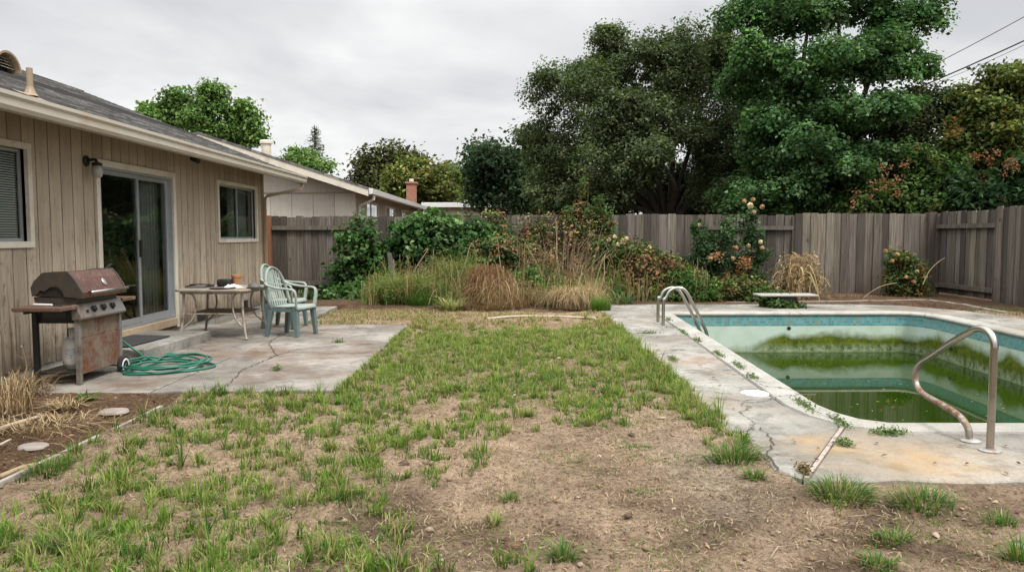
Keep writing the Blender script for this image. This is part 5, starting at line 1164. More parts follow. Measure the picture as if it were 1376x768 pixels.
seed_pal = [(.28, .24, .12), (.2, .2, .08), (.34, .27, .15)]
GRN = [(.14, .21, .05), (.19, .26, .075), (.10, .17, .04)]; TAN = [(.36, .27, .155), (.28, .19, .10), (.42, .33, .20)]; RUST = [(.24, .135, .065), (.32, .20, .10), (.17, .09, .045), (.38, .27, .15)]
weed('green_weed', 'feathery green weed clump at the foot of the ivy nearest the path', 'weed', 548, 416, 14.6, 42, .88, 2600, GRN + [(.2, .2, .08)], .009, .5, seeds=700)
weed('green_weed', 'dark green grassy weed in front of the feathery clump', 'weed', 563, 417, 14.2, 18, .5, 700, [(.06, .13, .03), (.09, .17, .035)], .010, .5)
weed('tall_weed', 'tall pale weeds with seed heads between the ivy and the rusty mound', 'weed', 612, 412, 15.2, 40, 1.25, 2200, GRN + [(.22, .22, .10), (.18, .2, .07)], .009, .3, seeds=900)
weed('dry_grass', 'reddish dry grass at the left end of the planting bed', 'grass', 515, 412, 14.8, 16, .5, 500, RUST + TAN, .006, .9, mat='dry')
mound('dry_mound', 'rounded rust brown mound of dead grass in the planting bed', 'grass', 657, 416, 14.5, .62, .80, 2200, [(.20, .115, .06), (.28, .175, .095), (.13, .07, .04)], .007, r0=.42)
mound('dry_mound', 'tangled outer stems slumping around the rust brown mound', 'grass', 668, 417, 14.35, .85, .62, 500, RUST + TAN, .009, r0=.6)
weed('dry_grass', 'straw coloured grass leaning out below the rust brown mound', 'grass', 650, 420, 14.05, 48, .36, 800, TAN + RUST, .006, 1.5, mat='dry')
weed('pale_stalk_plant', 'sprawling pale stalked plant between the green weeds and the mound', 'plant', 607, 424, 13.8, 12, .48, 130, [(.3, .3, .13), (.36, .32, .17), (.2, .24, .08)], .02, 1.5)
b = P(722, 414, 15.0); b.z = 0
leafy('leafy_weed', 'bright green leafy weed right of the rust brown mound', 'weed', b, pl([(715, 385, 26, 24), (740, 395, 20, 18), (698, 392, 16, 20)], 15.0, .35), 260, 14, .12, .085, [(.08, .17, .04), (.11, .21, .055), (.06, .13, .03)], 14, .6, zmin=.04)
mound('dry_grass', 'fallen tan grass heap in front of the twiggy bush', 'grass', 770, 416, 14.1, .68, .42, 1500, TAN, .008, r0=.5)
weed('dry_grass', 'yellowish upright dry grass beside the fallen heap', 'grass', 795, 414, 14.6, 16, .75, 700, TAN + [(.3, .26, .1)], .007, .45, mat='dry')
weed('green_weed', 'bright grassy weed at the corner of lawn and deck', 'weed', 808, 420, 13.5, 12, .42, 650, [(.1, .19, .035), (.13, .23, .05)], .008, .5)
b = P(755, 408, 16.0); b.z = 0
tw = thing('twiggy_bush', 'dried tan twiggy bush standing above the dead grass', 'bush', b); mb = MB()
e = stems(mb, b, 120, 1.75, .85, .008, .75, 6, .45, 5)
e += stems(mb, b, 60, 1.2, 1.0, .006, 1.3, 6, .6, 15)
for pts in e[::2]:
    for q in (2, 3, 4):
        p = pts[q]; d = Vector((random.gauss(0, .16), random.gauss(0, .12), random.uniform(.12, .4))); mb.tube([p, p+d*.5+Vector((0, 0, .03)), p+d], [.004, .003, .002], 3, cap=False)
mb.build('stem', M['twig'], tw)
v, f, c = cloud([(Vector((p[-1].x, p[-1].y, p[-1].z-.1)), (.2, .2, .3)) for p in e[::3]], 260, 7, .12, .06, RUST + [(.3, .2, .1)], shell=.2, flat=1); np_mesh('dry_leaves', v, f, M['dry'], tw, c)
b = P(690, 408, 17.0); b.z = 0
leafy('dead_vine', 'red brown withered vine hanging over the fence above the ivy', 'vine', b, pl([(664, 295, 20, 16), (668, 305, 16, 18), (716, 305, 26, 20), (742, 300, 26, 18), (700, 325, 30, 22), (735, 335, 26, 30), (775, 300, 24, 22), (790, 315, 20, 20)], 16.8, .28), 330, 9, .15, .07, [(.20, .11, .06), (.14, .07, .045), (.12, .15, .05), (.16, .19, .07), (.30, .24, .16), (.10, .13, .04), (.09, .14, .04)], 26, 1.9, 'twig', .5, mat='dry', asp=.7)
b = P(783, 400, 17.05); b.z = 0
leafy('spire_plant', 'tall spired green plant poking above the fence top', 'plant', b, pl([(784, 252, 3, 14), (782, 278, 18, 12), (800, 292, 16, 18), (770, 285, 14, 12), (806, 268, 5, 5), (815, 300, 14, 22)], 17.0, .18), 190, 10, .09, .075, [(.09, .15, .05), (.12, .19, .07), (.2, .13, .06)], 20, 2.35, 'greenstem', .16)
b = P(835, 405, 16.3); b.z = 0
wf = leafy('flowering_shrub', 'green shrub dotted with small cream flowers right of the twiggy bush', 'shrub', b, pl([(828, 335, 30, 20), (855, 350, 34, 22), (810, 365, 26, 36), (850, 380, 36, 28), (885, 365, 26, 24)], 16.3, .5), 520, 16, .16, .085, [(.07, .11, .03), (.10, .15, .045), (.13, .15, .06), (.05, .09, .025)], 30, 1.1, 'twig', .6, inner=.6)
b = P(880, 408, 15.6); b.z = 0
leafy('russet_shrub', 'brown leaved drying shrub behind the pool ladder rails', 'shrub', b, pl([(868, 362, 34, 24), (900, 372, 34, 24), (850, 382, 24, 20), (890, 392, 40, 16), (925, 380, 22, 20)], 15.6, .5), 560, 14, .15, .085, [(.16, .09, .045), (.21, .13, .07), (.11, .06, .035), (.14, .14, .055), (.12, .16, .05)], 40, .9, 'twig', .7, mat='dry', inner=.6)
b = P(925, 408, 15.2); b.z = 0
leafy('leafy_weed', 'mid green leaning weed below the rose bush beside the ladder', 'weed', b, pl([(925, 378, 24, 18), (945, 392, 22, 14), (905, 398, 22, 10)], 15.2, .4), 240, 14, .14, .10, [(.08, .16, .035), (.11, .2, .05), (.06, .12, .03)], 18, .6, asp=.4)
def flower(parent, p, r, pal, name='flower'):
    n = 16; C = np.tile(np.array(tuple(p)), (n, 1)) + rnd_dirs(n)*r*.45; v, f, c = leaf_quads(C, C-np.array(tuple(p)) + [0, 0, .004], np.full(n, r*1.3), np.full(n, r*1.2), pick(pal, n, .12), .2); np_mesh(name, v, f, M['leaf'], parent, c)
CREAM = [(.62, .52, .36), (.7, .62, .46), (.58, .42, .28)]; PEACH = [(.52, .32, .19), (.6, .42, .27), (.45, .25, .14)]
for px, py in ((826, 318), (842, 320), (873, 332), (830, 328), (818, 322), (860, 345), (880, 350)): flower(wf, P(px, py, 15.75), .055, CREAM)
b = P(980, 406, 16.4); b.z = 0
rose = leafy('rose_bush', 'tall straggly rose bush with peach blooms against the fence', 'rose bush', b, pl([(950, 330, 20, 24), (938, 310, 8, 14), (945, 352, 30, 20), (980, 345, 30, 20), (975, 312, 9, 22), (1006, 295, 12, 18), (1010, 320, 14, 16), (995, 358, 30, 16), (955, 378, 32, 20), (1005, 380, 32, 18), (1020, 345, 14, 12)], 16.5, .35), 520, 13, .13, .08, [(.045, .09, .035), (.06, .12, .045), (.035, .07, .03), (.08, .13, .055)], 0, inner=.6)
mb = MB()
for px, py in ((1008, 275), (1002, 300), (975, 300), (940, 305), (1024, 330), (985, 335), (960, 330), (1035, 345)): limb(mb, b + Vector((random.gauss(0, .15), 0, 0)), P(px, py, 16.4), .014, .006, 5, .05)
mb.build('cane', M['greenstem'], rose, smooth=True)
for px, py, s, pal in ((1008, 276, .085, CREAM), (1000, 270, .06, PEACH), (1012, 268, .06, PEACH), (1024, 278, .065, PEACH), (1013, 285, .06, PEACH), (988, 333, .075, PEACH), (1006, 330, .055, CREAM), (1022, 325, .06, CREAM), (1024, 333, .06, PEACH), (964, 341, .06, PEACH), (955, 347, .06, PEACH), (985, 347, .06, PEACH), (940, 302, .045, CREAM)): flower(rose, P(px, py, 16.1), s, pal)
tips(rose, [(1000, 355, 5), (1005, 350, 4), (998, 365, 4), (962, 345, 3), (975, 375, 3)], 16.0, 3, [(.3, .15, .075), (.24, .11, .05)], name='withered_bloom')
b = P(1060, 412, 13.9); b.z = 0.04
leafy('leafy_weed', 'low green weed growing around the diving board stand', 'weed', b, pl([(1046, 409, 14, 5), (1068, 411, 12, 4), (1030, 409, 12, 5, .3), (1022, 397, 16, 10, 1.0), (1044, 398, 20, 8, 1.0)], 13.95, .16), 200, 12, .09, .055, [(.07, .13, .035), (.11, .18, .05), (.05, .10, .03)], 8, .22)
b = P(995, 408, 15.3); b.z = 0
leafy('leafy_weed', 'olive weed patch between the rose bush and the diving board', 'weed', b, pl([(985, 395, 30, 12), (960, 400, 20, 9), (1010, 398, 18, 10), (1000, 385, 26, 12)], 15.3, .35), 300, 12, .13, .075, [(.10, .12, .035), (.13, .14, .05), (.16, .12, .055), (.06, .10, .03)], 14, .4)
def dead_fern():
    b = P(1072, 404, 15.7); b.z = 0; t = thing('dead_fern', 'arching dead tan fronds beside the diving board against the fence', 'fern', b); Vs = []; mb = MB()
    for i in range(46):
        a = random.uniform(0, 2*PI); L = random.uniform(.5, 1.15); h = random.uniform(.35, 1.05); d = Vector((math.cos(a), .6*math.sin(a), 0))
        pts = [b + d*L*.62*q + Vector((0, 0, h*(1-(1.55*q-.75)**2*1.35)*1.0 if q > .0 else 0)) for q in np.linspace(0, 1, 9)]
        pts[0] = b.copy(); pts = [Vector((p.x, p.y, max(.02, p.z))) for p in pts]
        mb.tube(pts, [.008*(1-.08*k) for k in range(9)], 3, cap=False)
        for k in range(2, 9):
            for s in range(5): Vs.append(tuple(pts[k].lerp(pts[k-1], random.random()) + Vector((random.gauss(0, .045), random.gauss(0, .045), random.gauss(-.02, .03)))))
    C = np.array(Vs); n = len(C); v, f, c = leaf_quads(C, RNG.normal(0, .7, (n, 3)) + [0, -.2, .4], RNG.uniform(.06, .14, n), RNG.uniform(.015, .035, n), pick(TAN + [(.3, .2, .1), (.24, .15, .07)], n)); np_mesh('frond', v, f, M['dry'], t, c); v, f, c = arcs(b, 110, .85, .85, .028, TAN + [(.3, .22, .10), (.22, .2, .08)], r0=.3); np_mesh('dead_leaf', v, f, M['dry'], t, c); mb.build('stem', M['twig'], t)
dead_fern()
b = P(1215, 402, 16.3); b.z = 0
cr = leafy('corner_rose', 'small rose bush with yellowing blooms at the fence corner', 'rose bush', b, pl([(1208, 350, 17, 14), (1222, 365, 24, 20), (1205, 378, 18, 20), (1228, 385, 22, 14), (1212, 395, 22, 8)], 16.4, .35), 360, 13, .12, .075, [(.05, .10, .03), (.07, .13, .04), (.10, .13, .04), (.2, .13, .05)], 16, 1.0, 'twig', .4, inner=.6)
for px, py in ((1190, 337), (1199, 350), (1232, 365), (1228, 378), (1243, 372), (1218, 372), (1206, 342)): flower(cr, P(px, py, 16.0), .055, PEACH + [(.6, .5, .2)])
mb = MB(); limb(mb, P(1240, 382, 15.9), P(1270, 346, 16.0), .012, .005, 5, .04); limb(mb, P(1205, 380, 15.9), P(1160, 400, 15.8), .01, .006, 5, .04); mb.build('cane', M['twig'], cr)
weed('dry_grass', 'low dry grass along the foot of the back fence by the rose', 'grass', 1150, 405, 16.2, 60, .16, 900, TAN + RUST, .006, 1.5, mat='dry', ry=.5)
weed('green_weed', 'low grassy strip at the foot of the side fence', 'weed', 1365, 425, 13.2, 55, .14, 1500, [(.12, .15, .05), (.16, .17, .07), (.2, .16, .08)], .007, .9, ry=1.0)
weed('strap_leaf_plant', 'spiky strap leaved plant at the near edge of the russet shrub', 'plant', 838, 404, 14.7, 10, .55, 60, [(.10, .17, .07), (.14, .2, .09)], .03, .9)
def undergrowth():
    parts = []; xs_ = RNG.uniform(-2.9, 3.9, 900)
    for x in xs_:
        y = random.uniform(14.1, 15.9) if x < 1.35 else random.uniform(14.95, 15.9)
        if x > 1.35 and random.random() < .45: continue
        hh = .28 + .45*(.5+.5*mnoise.noise((x*1.1, y*.6, 77))) + .25*(y-14.1)/1.8
        kind = mnoise.noise((x*.9, y*.9, 55)) + random.gauss(0, .25); pal = GRN if kind > .02 else (TAN if random.random() < .55 else RUST)
        parts.append(arcs((x, y, .0), random.randint(3, 9), random.uniform(.15, .5), hh*random.uniform(.5, 1.25), random.uniform(.006, .014), pal, r0=.3, droop=random.uniform(.7, 1.0)))
    for _ in range(150):
        x = random.uniform(-2.6, 1.5); y = random.uniform(14.0, 15.6)
        parts.append(arcs((x, y, 0), random.randint(1, 3), random.uniform(.4, 1.1), random.uniform(.4, 1.25), random.uniform(.008, .016), TAN + [(.2, .22, .09), (.26, .17, .09)], r0=.1, droop=random.uniform(.6, .95)))
    v, f, c = join(parts); tag(np_mesh('undergrowth', v, f, M['grass'], colors=c), 'tangled green and straw undergrowth filling the planting bed', 'undergrowth', kind='stuff')
    lob = []
    for _ in range(90):
        x = random.uniform(-2.7, 5.2); y = random.uniform(14.3, 16.0) if x < 1.4 else random.uniform(15.0, 16.2); q = .16 + .34*(.5+.5*mnoise.noise((x, y, 3))); lob.append((Vector((x, y, q*.7)), (random.uniform(.15, .35), .2, q*.8)))
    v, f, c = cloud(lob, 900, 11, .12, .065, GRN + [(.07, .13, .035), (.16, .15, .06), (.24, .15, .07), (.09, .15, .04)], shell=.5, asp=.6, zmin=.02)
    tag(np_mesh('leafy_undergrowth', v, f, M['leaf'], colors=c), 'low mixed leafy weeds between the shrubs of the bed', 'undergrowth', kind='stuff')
    for k, (px, py, qx, qy, lab) in enumerate(((600, 400, 632, 330, 'pale arching stalk rising over the feathery weeds'), (690, 405, 668, 320, 'pale dry stalk standing behind the rust brown mound'), (735, 405, 708, 330, 'thin pale stalk crossing the green leafy weed'), (760, 410, 748, 300, 'straight dry stalk among the twigs of the bush'), (800, 410, 812, 345, 'pale stalk between twiggy bush and flowering shrub'), (545, 405, 575, 335, 'leaning dry stalk in front of the ivy stump'))):
        a = P(px, py, 14.9); a.z = 0; b_ = P(qx, qy, 15.1); mb = MB(); mb.tube(smooth_path([a, a.lerp(b_, .5)+Vector((.08*(-1)**k, 0, .06)), b_, b_+Vector((.10*(-1)**k, 0, -.05))], 5), [.011-.0004*i for i in range(16)], 5); tag(mb.build('dry_stalk', M['twig'], loc=tuple(a)), lab, 'stalk')
undergrowth()
for nm, lobs, m in (('green_weed', pl([(548, 390, 34, 22), (530, 398, 26, 16), (570, 395, 30, 18)], 14.5, .35), 330), ('tall_weed', pl([(612, 375, 30, 32), (595, 390, 26, 22), (635, 380, 22, 28)], 15.1, .35), 330)):
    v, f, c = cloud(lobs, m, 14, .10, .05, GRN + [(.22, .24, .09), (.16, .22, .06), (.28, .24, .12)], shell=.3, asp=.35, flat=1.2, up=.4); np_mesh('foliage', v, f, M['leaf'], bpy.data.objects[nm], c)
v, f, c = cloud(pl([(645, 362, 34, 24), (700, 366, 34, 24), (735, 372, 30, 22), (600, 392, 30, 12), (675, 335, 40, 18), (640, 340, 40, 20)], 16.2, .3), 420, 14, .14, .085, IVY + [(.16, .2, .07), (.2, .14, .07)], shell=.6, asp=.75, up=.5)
np_mesh('trailing_foliage', v, f, M['leaf'], ivy, c)
# dry plants in the mulch bed by the house
weed('dry_plant', 'tangled dead plant by the house wall left of the grill', 'plant', 25, 532, None, 42, .34, 260, TAN + [(.16, .10, .06)], .009, 1.1, mat='dry')
weed('dry_plant', 'flattened straw clump in the mulch near the grill foot', 'plant', 90, 548, None, 26, .14, 160, TAN, .009, 1.9, mat='dry')
mound('dry_plant', 'collapsed brown stems heaped against the house wall corner', 'plant', 8, 560, 5.75, .42, .30, 150, TAN + [(.16, .10, .06), (.2, .13, .07)], .006, r0=.5)
mound('dry_plant', 'loose straw strewn between the two flat stones', 'plant', 82, 572, 5.35, .42, .06, 130, TAN + [(.2, .14, .08)], .006, r0=.9)
mound('dry_plant', 'dry straw lying around the thick pale stick', 'plant', 40, 575, 5.25, .38, .07, 120, TAN + [(.2, .14, .08)], .006, r0=.9)
weed('green_weed', 'small broad leaved green weed at the grill foot', 'weed', 118, 541, None, 13, .13, 60, [(.07, .14, .03), (.10, .19, .045)], .028, .9)
b = G(33, 525); t = thing('flower_stalk', 'thin dry stalk with a pale pink bloom beside the house wall', 'flower', b); mb = MB(); top = P(30, 464, b.y); mb.tube(smooth_path([b, b.lerp(top, .5)+Vector((.03, 0, 0)), top], 4), .004, 5)
for px, py in ((42, 478), (20, 475)): mb.tube([b.lerp(top, .72), P(px, py, b.y)], [.003, .002], 4)
mb.build('stem', M['twig'], t); flower(t, top, .02, [(.6, .42, .4), (.7, .6, .55)])

# ================================================================== LAWN
def lawn():
    Vs = []
    xs = RNG.uniform(-2.85, 1.75, 60000); ys = 2.3 + 10.2*RNG.random(60000)**1.25
    keep_x, keep_y, sz, tn = [], [], [], []
    for x, y in zip(xs, ys):
        if (x > 1.62 and y > 3.95) or (x < PX1+.005 and y > 6.40): continue
        n1 = .5 + .5*mnoise.noise((x*.85+3, y*.85, 11)); n2 = .5 + .5*mnoise.noise((x*2.4, y*2.4, 5)); n3 = .5 + .5*mnoise.noise((x*7.5, y*7.5, 8))
        c = .50 + .20*min(1, max(0, (y-5.2)/2.5)); c -= .10*max(0, min(1, (x+.4)/1.2))*(y < 6.5)
        if y > 10.4: c -= .45*min(1, (y-10.4)/.9)
        c -= .52*math.exp(-((x-.75)/.95)**4 - ((y-3.95)/1.30)**4); c -= .22*math.exp(-((x-1.4)/1.0)**2 - ((y-3.0)/.9)**2)
        if y < 3.5: c += .05
        ed = 1.56 - x
        if 4.7 < y < 12 and 0 <= ed < .26: c += .45
        if PX1 < x < PX1+.12 and y > 6.5: c += .25
        if 6.1 < y < 6.38 and -2.7 < x < PX1: c += .3
        if in_bed(x, y) or x < -2.82: c -= .45
        if RNG.random() < .24 and .5*n3 + .3*n2 + .2*n1 > .5 + (.5-c)*.42: keep_x.append(x); keep_y.append(y); sz.append(n3); tn.append(n1)
    m = len(keep_x); mx = 9000
    if m > mx:
        i = RNG.choice(m, mx, replace=False); keep_x, keep_y, sz, tn = [np.array(q)[i] for q in (keep_x, keep_y, sz, tn)]
    cx, cy, sz, tn = map(np.array, (keep_x, keep_y, sz, tn)); m = len(cx)
    print('CLUMPS', m)
    per = RNG.integers(9, 27, m); ci = np.repeat(np.arange(m), per); n = len(ci)
    rad = RNG.uniform(.010, .05, m)[ci]; a = RNG.uniform(0, 2*PI, n); r = np.sqrt(RNG.random(n))*rad
    bx, by = cx[ci] + r*np.cos(a), cy[ci] + r*np.sin(a)
    bz = np.array([soil_h(x, y) for x, y in zip(bx, by)]) - .004
    hc = (np.clip(RNG.lognormal(math.log(.055), .45, m), .02, .16)*(.8+.5*sz))[ci]; edge = ((1.52 - bx) < .24) & (by > 5.4); hc = hc*np.where(edge, 1.35, 1)
    h = hc*RNG.uniform(.45, 1.15, n); lean = RNG.uniform(.1, .8, n) + np.where(RNG.random(n) < .12, 1.0, 0)
    pal = np.array([(.10, .185, .026), (.135, .23, .036), (.08, .16, .022), (.18, .265, .055), (.06, .135, .028), (.23, .265, .075)])
    cc = pal[RNG.integers(len(pal), size=m)]*RNG.uniform(.75, 1.25, (m, 1)); yl = np.clip((cy-6.5)/3.5, 0, 1)[:, None]*RNG.uniform(.2, 1, (m, 1)); cc = cc*(1-yl*.7) + np.array((.22, .285, .07))*yl*.7; cc = cc[ci]*RNG.uniform(.75, 1.3, (n, 1))
    dry = RNG.random(n) < (.17 + .14*(1-tn[ci])); cc[dry] = pick([(.38, .30, .16), (.30, .25, .12), (.26, .24, .09)], int(dry.sum()))
    far = by > 10.9; cc[far & (RNG.random(n) < .6)] = (.30, .25, .11)
    v, f, c = blades(np.stack([bx, by, bz], 1), h, RNG.uniform(.0032, .0062, n)*(1+.05*by), lean, np.clip(cc, .01, .8), a + RNG.normal(0, .8, n))
    tag(np_mesh('lawn_grass', v, f, M['grass'], colors=c), 'patchy green and straw coloured lawn grass on dry soil', 'grass', kind='stuff')
    # matted thatch and creeping blades close to the soil
    n = 90000; x = RNG.uniform(-2.8, 2.4, n); y = 2.3 + 9.6*RNG.random(n)**1.5
    k = ~((x > 1.6) & (y > 3.98)) & ~((x < PX1) & (y > 6.38)); x, y = x[k], y[k]
    q = np.array([(.5+.5*mnoise.noise((a*2.1, b*2.1, 61)))*.6 + (.5+.5*mnoise.noise((a*7, b*7, 62)))*.4 for a, b in zip(x, y)]); k = q > RNG.uniform(.34, .68, len(x)); x, y, q = x[k], y[k], q[k]; n = len(x)
    z = np.array([soil_h(a, b) for a, b in zip(x, y)]); gm = np.array([.5+.5*mnoise.noise((a*1.7+5, b*1.7, 63)) for a, b in zip(x, y)])
    cc = pick([(.40, .31, .20), (.33, .245, .155), (.26, .185, .115), (.44, .36, .25)], n); gsel = RNG.random(n) < np.clip((gm-.42)*2.2 + np.clip((y-5.5)/6, 0, .3), 0, .75); cc[gsel] = pick([(.13, .19, .04), (.18, .23, .06), (.10, .16, .035)], int(gsel.sum()))
    v, f, c = blades(np.stack([x, y, z-.002], 1), RNG.uniform(.012, .034, n), RNG.uniform(.0025, .005, n)*(1+.06*y), RNG.uniform(.6, 2.2, n), cc, tipmul=1.05)
    tag(np_mesh('thatch', v, f, M['grass'], colors=c), 'matted thatch and low creeping blades covering the soil of the lawn', 'grass', kind='stuff')
    # dry grass by the back bed and the path
    n = 9000; x = RNG.uniform(-3.3, 1.7, n); y = RNG.uniform(11.3, 13.6, n)
    k = np.array([(.5+.5*mnoise.noise((a*1.5, b*1.5, 21))) > (.40 if a < -.9 else .56) for a, b in zip(x, y)]) & ~((x < -3.2) & (y < 14.2)) & ~((x > 1.5) & (y < 14.7)); x, y = x[k], y[k]; n = len(x)
    z = np.array([soil_h(a, b) for a, b in zip(x, y)]); v, f, c = blades(np.stack([x, y, z-.003], 1), RNG.uniform(.02, .085, n), RNG.uniform(.006, .012, n), RNG.uniform(.3, 1.6, n), pick(TAN + [(.26, .24, .09), (.14, .19, .05), (.12, .17, .04)], n))
    tag(np_mesh('dry_lawn_grass', v, f, M['grass'], colors=c), 'yellowed dry grass between the patio and the planting bed', 'grass', kind='stuff')
lawn()
def scatter_area(n, dens=None):
    x = RNG.uniform(-4.6, 3.6, n); y = 2.3 + 10*RNG.random(n)**1.7
    k = ~((x > 1.55) & (y > 3.95)) & ~((x < PX1) & (y > 6.35)); x, y = x[k], y[k]
    return x, y, np.array([soil_h(a, b) for a, b in zip(x, y)])
def straw():
    x, y, z = scatter_area(30000); n = len(x)
    k = np.array([(.5+.5*mnoise.noise((a*1.3+9, b*1.3, 31))) + .45*math.exp(-((a-1.15)/.7)**2-((b-3.7)/.8)**2) + (.3 if in_bed(a, b) else 0) for a, b in zip(x, y)]) > RNG.uniform(.42, .95, n); x, y, z = x[k], y[k], z[k]; n = len(x)
    L = RNG.lognormal(math.log(.035), .6, n).clip(.008, .22); a = RNG.uniform(0, 2*PI, n); w = RNG.uniform(.0008, .0026, n); d = np.stack([np.cos(a), np.sin(a), RNG.normal(0, .12, n)], 1); s = np.stack([-np.sin(a), np.cos(a), np.zeros(n)], 1)
    b0 = np.stack([x, y, z + .006], 1); bend = s*(L*RNG.normal(0, .18, n))[:, None] + np.array([0, 0, 1.0])*(L*RNG.uniform(0, .12, n))[:, None]
    p0 = b0 - d*(L/2)[:, None]; p1 = b0 + bend; p2 = b0 + d*(L/2)[:, None]; W_ = w[:, None]*s
    V = np.stack([p0-W_*.6, p0+W_*.6, p1+W_, p1-W_, p2+W_*.5, p2-W_*.5], 1).reshape(-1, 3); o = np.arange(n)[:, None]*6
    Fq = np.concatenate([o + np.array([[0, 1, 2, 3]]), o + np.array([[3, 2, 4, 5]])])
    c = np.repeat(pick([(.36, .28, .18), (.30, .21, .13), (.22, .15, .09), (.40, .33, .23), (.15, .10, .065)], n), 6, 0)
    tag(np_mesh('straw_litter', V, Fq, M['dry'], colors=c), 'bits of dry straw scattered over the bare soil', 'straw', kind='stuff')
straw()
def clods():
    x, y, z = scatter_area(16000); n = len(x)
    k = np.array([.5+.5*mnoise.noise((a*1.1, b*1.1, 41)) for a, b in zip(x, y)]) > RNG.uniform(.2, .85, n); x, y, z = x[k], y[k], z[k]; n = len(x)
    oc = np.array([(1, 0, 0), (-1, 0, 0), (0, 1, 0), (0, -1, 0), (0, 0, 1), (0, 0, -1), (.6, .6, .55), (-.6, .6, .5), (-.6, -.6, .55), (.6, -.6, .5)], float)
    fc = np.array([(4, 6, 7), (4, 7, 8), (4, 8, 9), (4, 9, 6), (6, 2, 7), (7, 1, 8), (8, 3, 9), (9, 0, 6), (6, 0, 2), (7, 2, 1), (8, 1, 3), (9, 3, 0)])
    s = RNG.lognormal(math.log(.0065), .6, n).clip(.0025, .026); V = oc[None]*RNG.uniform(.45, 1.4, (n, 10, 1))*(s[:, None]*RNG.uniform(.6, 1.3, (n, 3)))[:, None, :]
    V[:, :, 2] *= .7; V += np.stack([x, y, z + s*.25], 1)[:, None, :]
    Fq = (np.arange(n)[:, None, None]*10 + fc[None]).reshape(-1, 3); c = np.repeat(pick([(.27, .20, .14), (.20, .145, .10), (.32, .25, .18), (.12, .085, .06), (.16, .115, .08)], n), 10, 0)
    tag(np_mesh('soil_clods', V.reshape(-1, 3), Fq, M['dry'], colors=c), 'loose clods and grit lying on the bare soil', 'soil', kind='stuff')
clods()
def litter():
    pts = []
    for _ in range(650):
        x, y = random.uniform(1.6, 9.2), random.uniform(14.7, 17.0); pts.append((x, y, soil_h(x, y)+.012))
    for _ in range(420): x, y = random.uniform(-2.5, 2), random.uniform(13.2, 15); pts.append((x, y, soil_h(x, y)+.012))
    for _ in range(70): x, y = random.choice([(random.uniform(1.6, 2.0), random.uniform(4.2, 14)), (random.uniform(1.8, 3.6), random.uniform(4.1, 4.9)), (random.uniform(1.8, 7), random.uniform(13.6, 14.6)), (random.uniform(-4.5, -1.7), random.uniform(6.5, 11))]); pts.append((x, y, .052))
    for _ in range(170): x, y = random.uniform(-4.7, -2.95), random.uniform(3.9, 6.35); pts.append((x, y, soil_h(x, y)+.01))
    for _ in range(110): x, y = random.uniform(-1, 3.3), random.uniform(2.4, 3.9); pts.append((x, y, soil_h(x, y)+.012))
    C = np.array(pts); n = len(C); v, f, c = leaf_quads(C, np.tile([0, 0, 1.0], (n, 1)) + RNG.normal(0, .3, (n, 3)), RNG.uniform(.02, .055, n), RNG.uniform(.012, .03, n), pick([(.16, .085, .045), (.13, .075, .045), (.22, .14, .08), (.09, .055, .035), (.27, .18, .11)], n), .12)
    tag(np_mesh('leaf_litter', v, f, M['dry'], colors=c), 'brown fallen leaves scattered on the deck and bed', 'leaves', kind='stuff')
litter()
# prominent grass tufts along the deck and lawn
for px, py, rx, h, n, lab in ((985, 622, 34, .16, 420, 'dense grass tuft at the cracked corner of the pool deck'), (1130, 672, 42, .15, 420, 'dark grass tuft at the front edge of the pool deck'), (1015, 648, 14, .10, 150, 'small tuft just right of the corner tuft by the deck'),
    (1240, 680, 40, .13, 300, 'grass tuft along the deck front below the hand rail'), (1200, 728, 24, .08, 170, 'low dark tuft in the soil in front of the deck'), (1180, 762, 26, .08, 160, 'low tuft at the bottom edge of the picture right of centre'), (1368, 752, 18, .13, 140, 'upright tuft at the bottom right corner'),
    (62, 634, 30, .12, 240, 'dark green tuft growing over the grey edging strip'), (90, 735, 36, .11, 240, 'bright tuft near the bottom left corner'), (755, 752, 16, .13, 130, 'small tuft in the bare soil at bottom centre'), (850, 598, 30, .035, 200, 'flat creeping green patch in the bare soil'), (865, 660, 26, .03, 120, 'small creeping green patch on the bare soil nearer the camera'), (684, 672, 12, .08, 70, 'little tuft alone in the bare soil'), (1345, 700, 22, .09, 120, 'sparse tuft at the right edge below the deck')):
    b = G(px, py); k = b.y/F; t_n = n; a = RNG.uniform(0, 2*PI, n); r = np.sqrt(RNG.random(n)); x = b.x + rx*k*r*np.cos(a); y = b.y + rx*k*.7*r*np.sin(a)
    z = np.array([max(soil_h(p, q), -.02) for p, q in zip(x, y)]) - .004
    v, f, c = blades(np.stack([x, y, z], 1), h*RNG.uniform(.35, 1.15, n)*(1-.55*r**2), RNG.uniform(.004, .008, n), RNG.uniform(.3, 1.5, n)*(.5+.8*r), pick([(.06, .13, .032), (.08, .16, .04), (.11, .2, .05), (.15, .21, .06), (.3, .25, .12)], n), a + RNG.normal(0, .5, n))
    tag(np_mesh('grass_tuft', v, f, M['grass'], colors=c, loc=(b.x, b.y, 0)), lab, 'grass tuft', 'grass tufts in the yard')
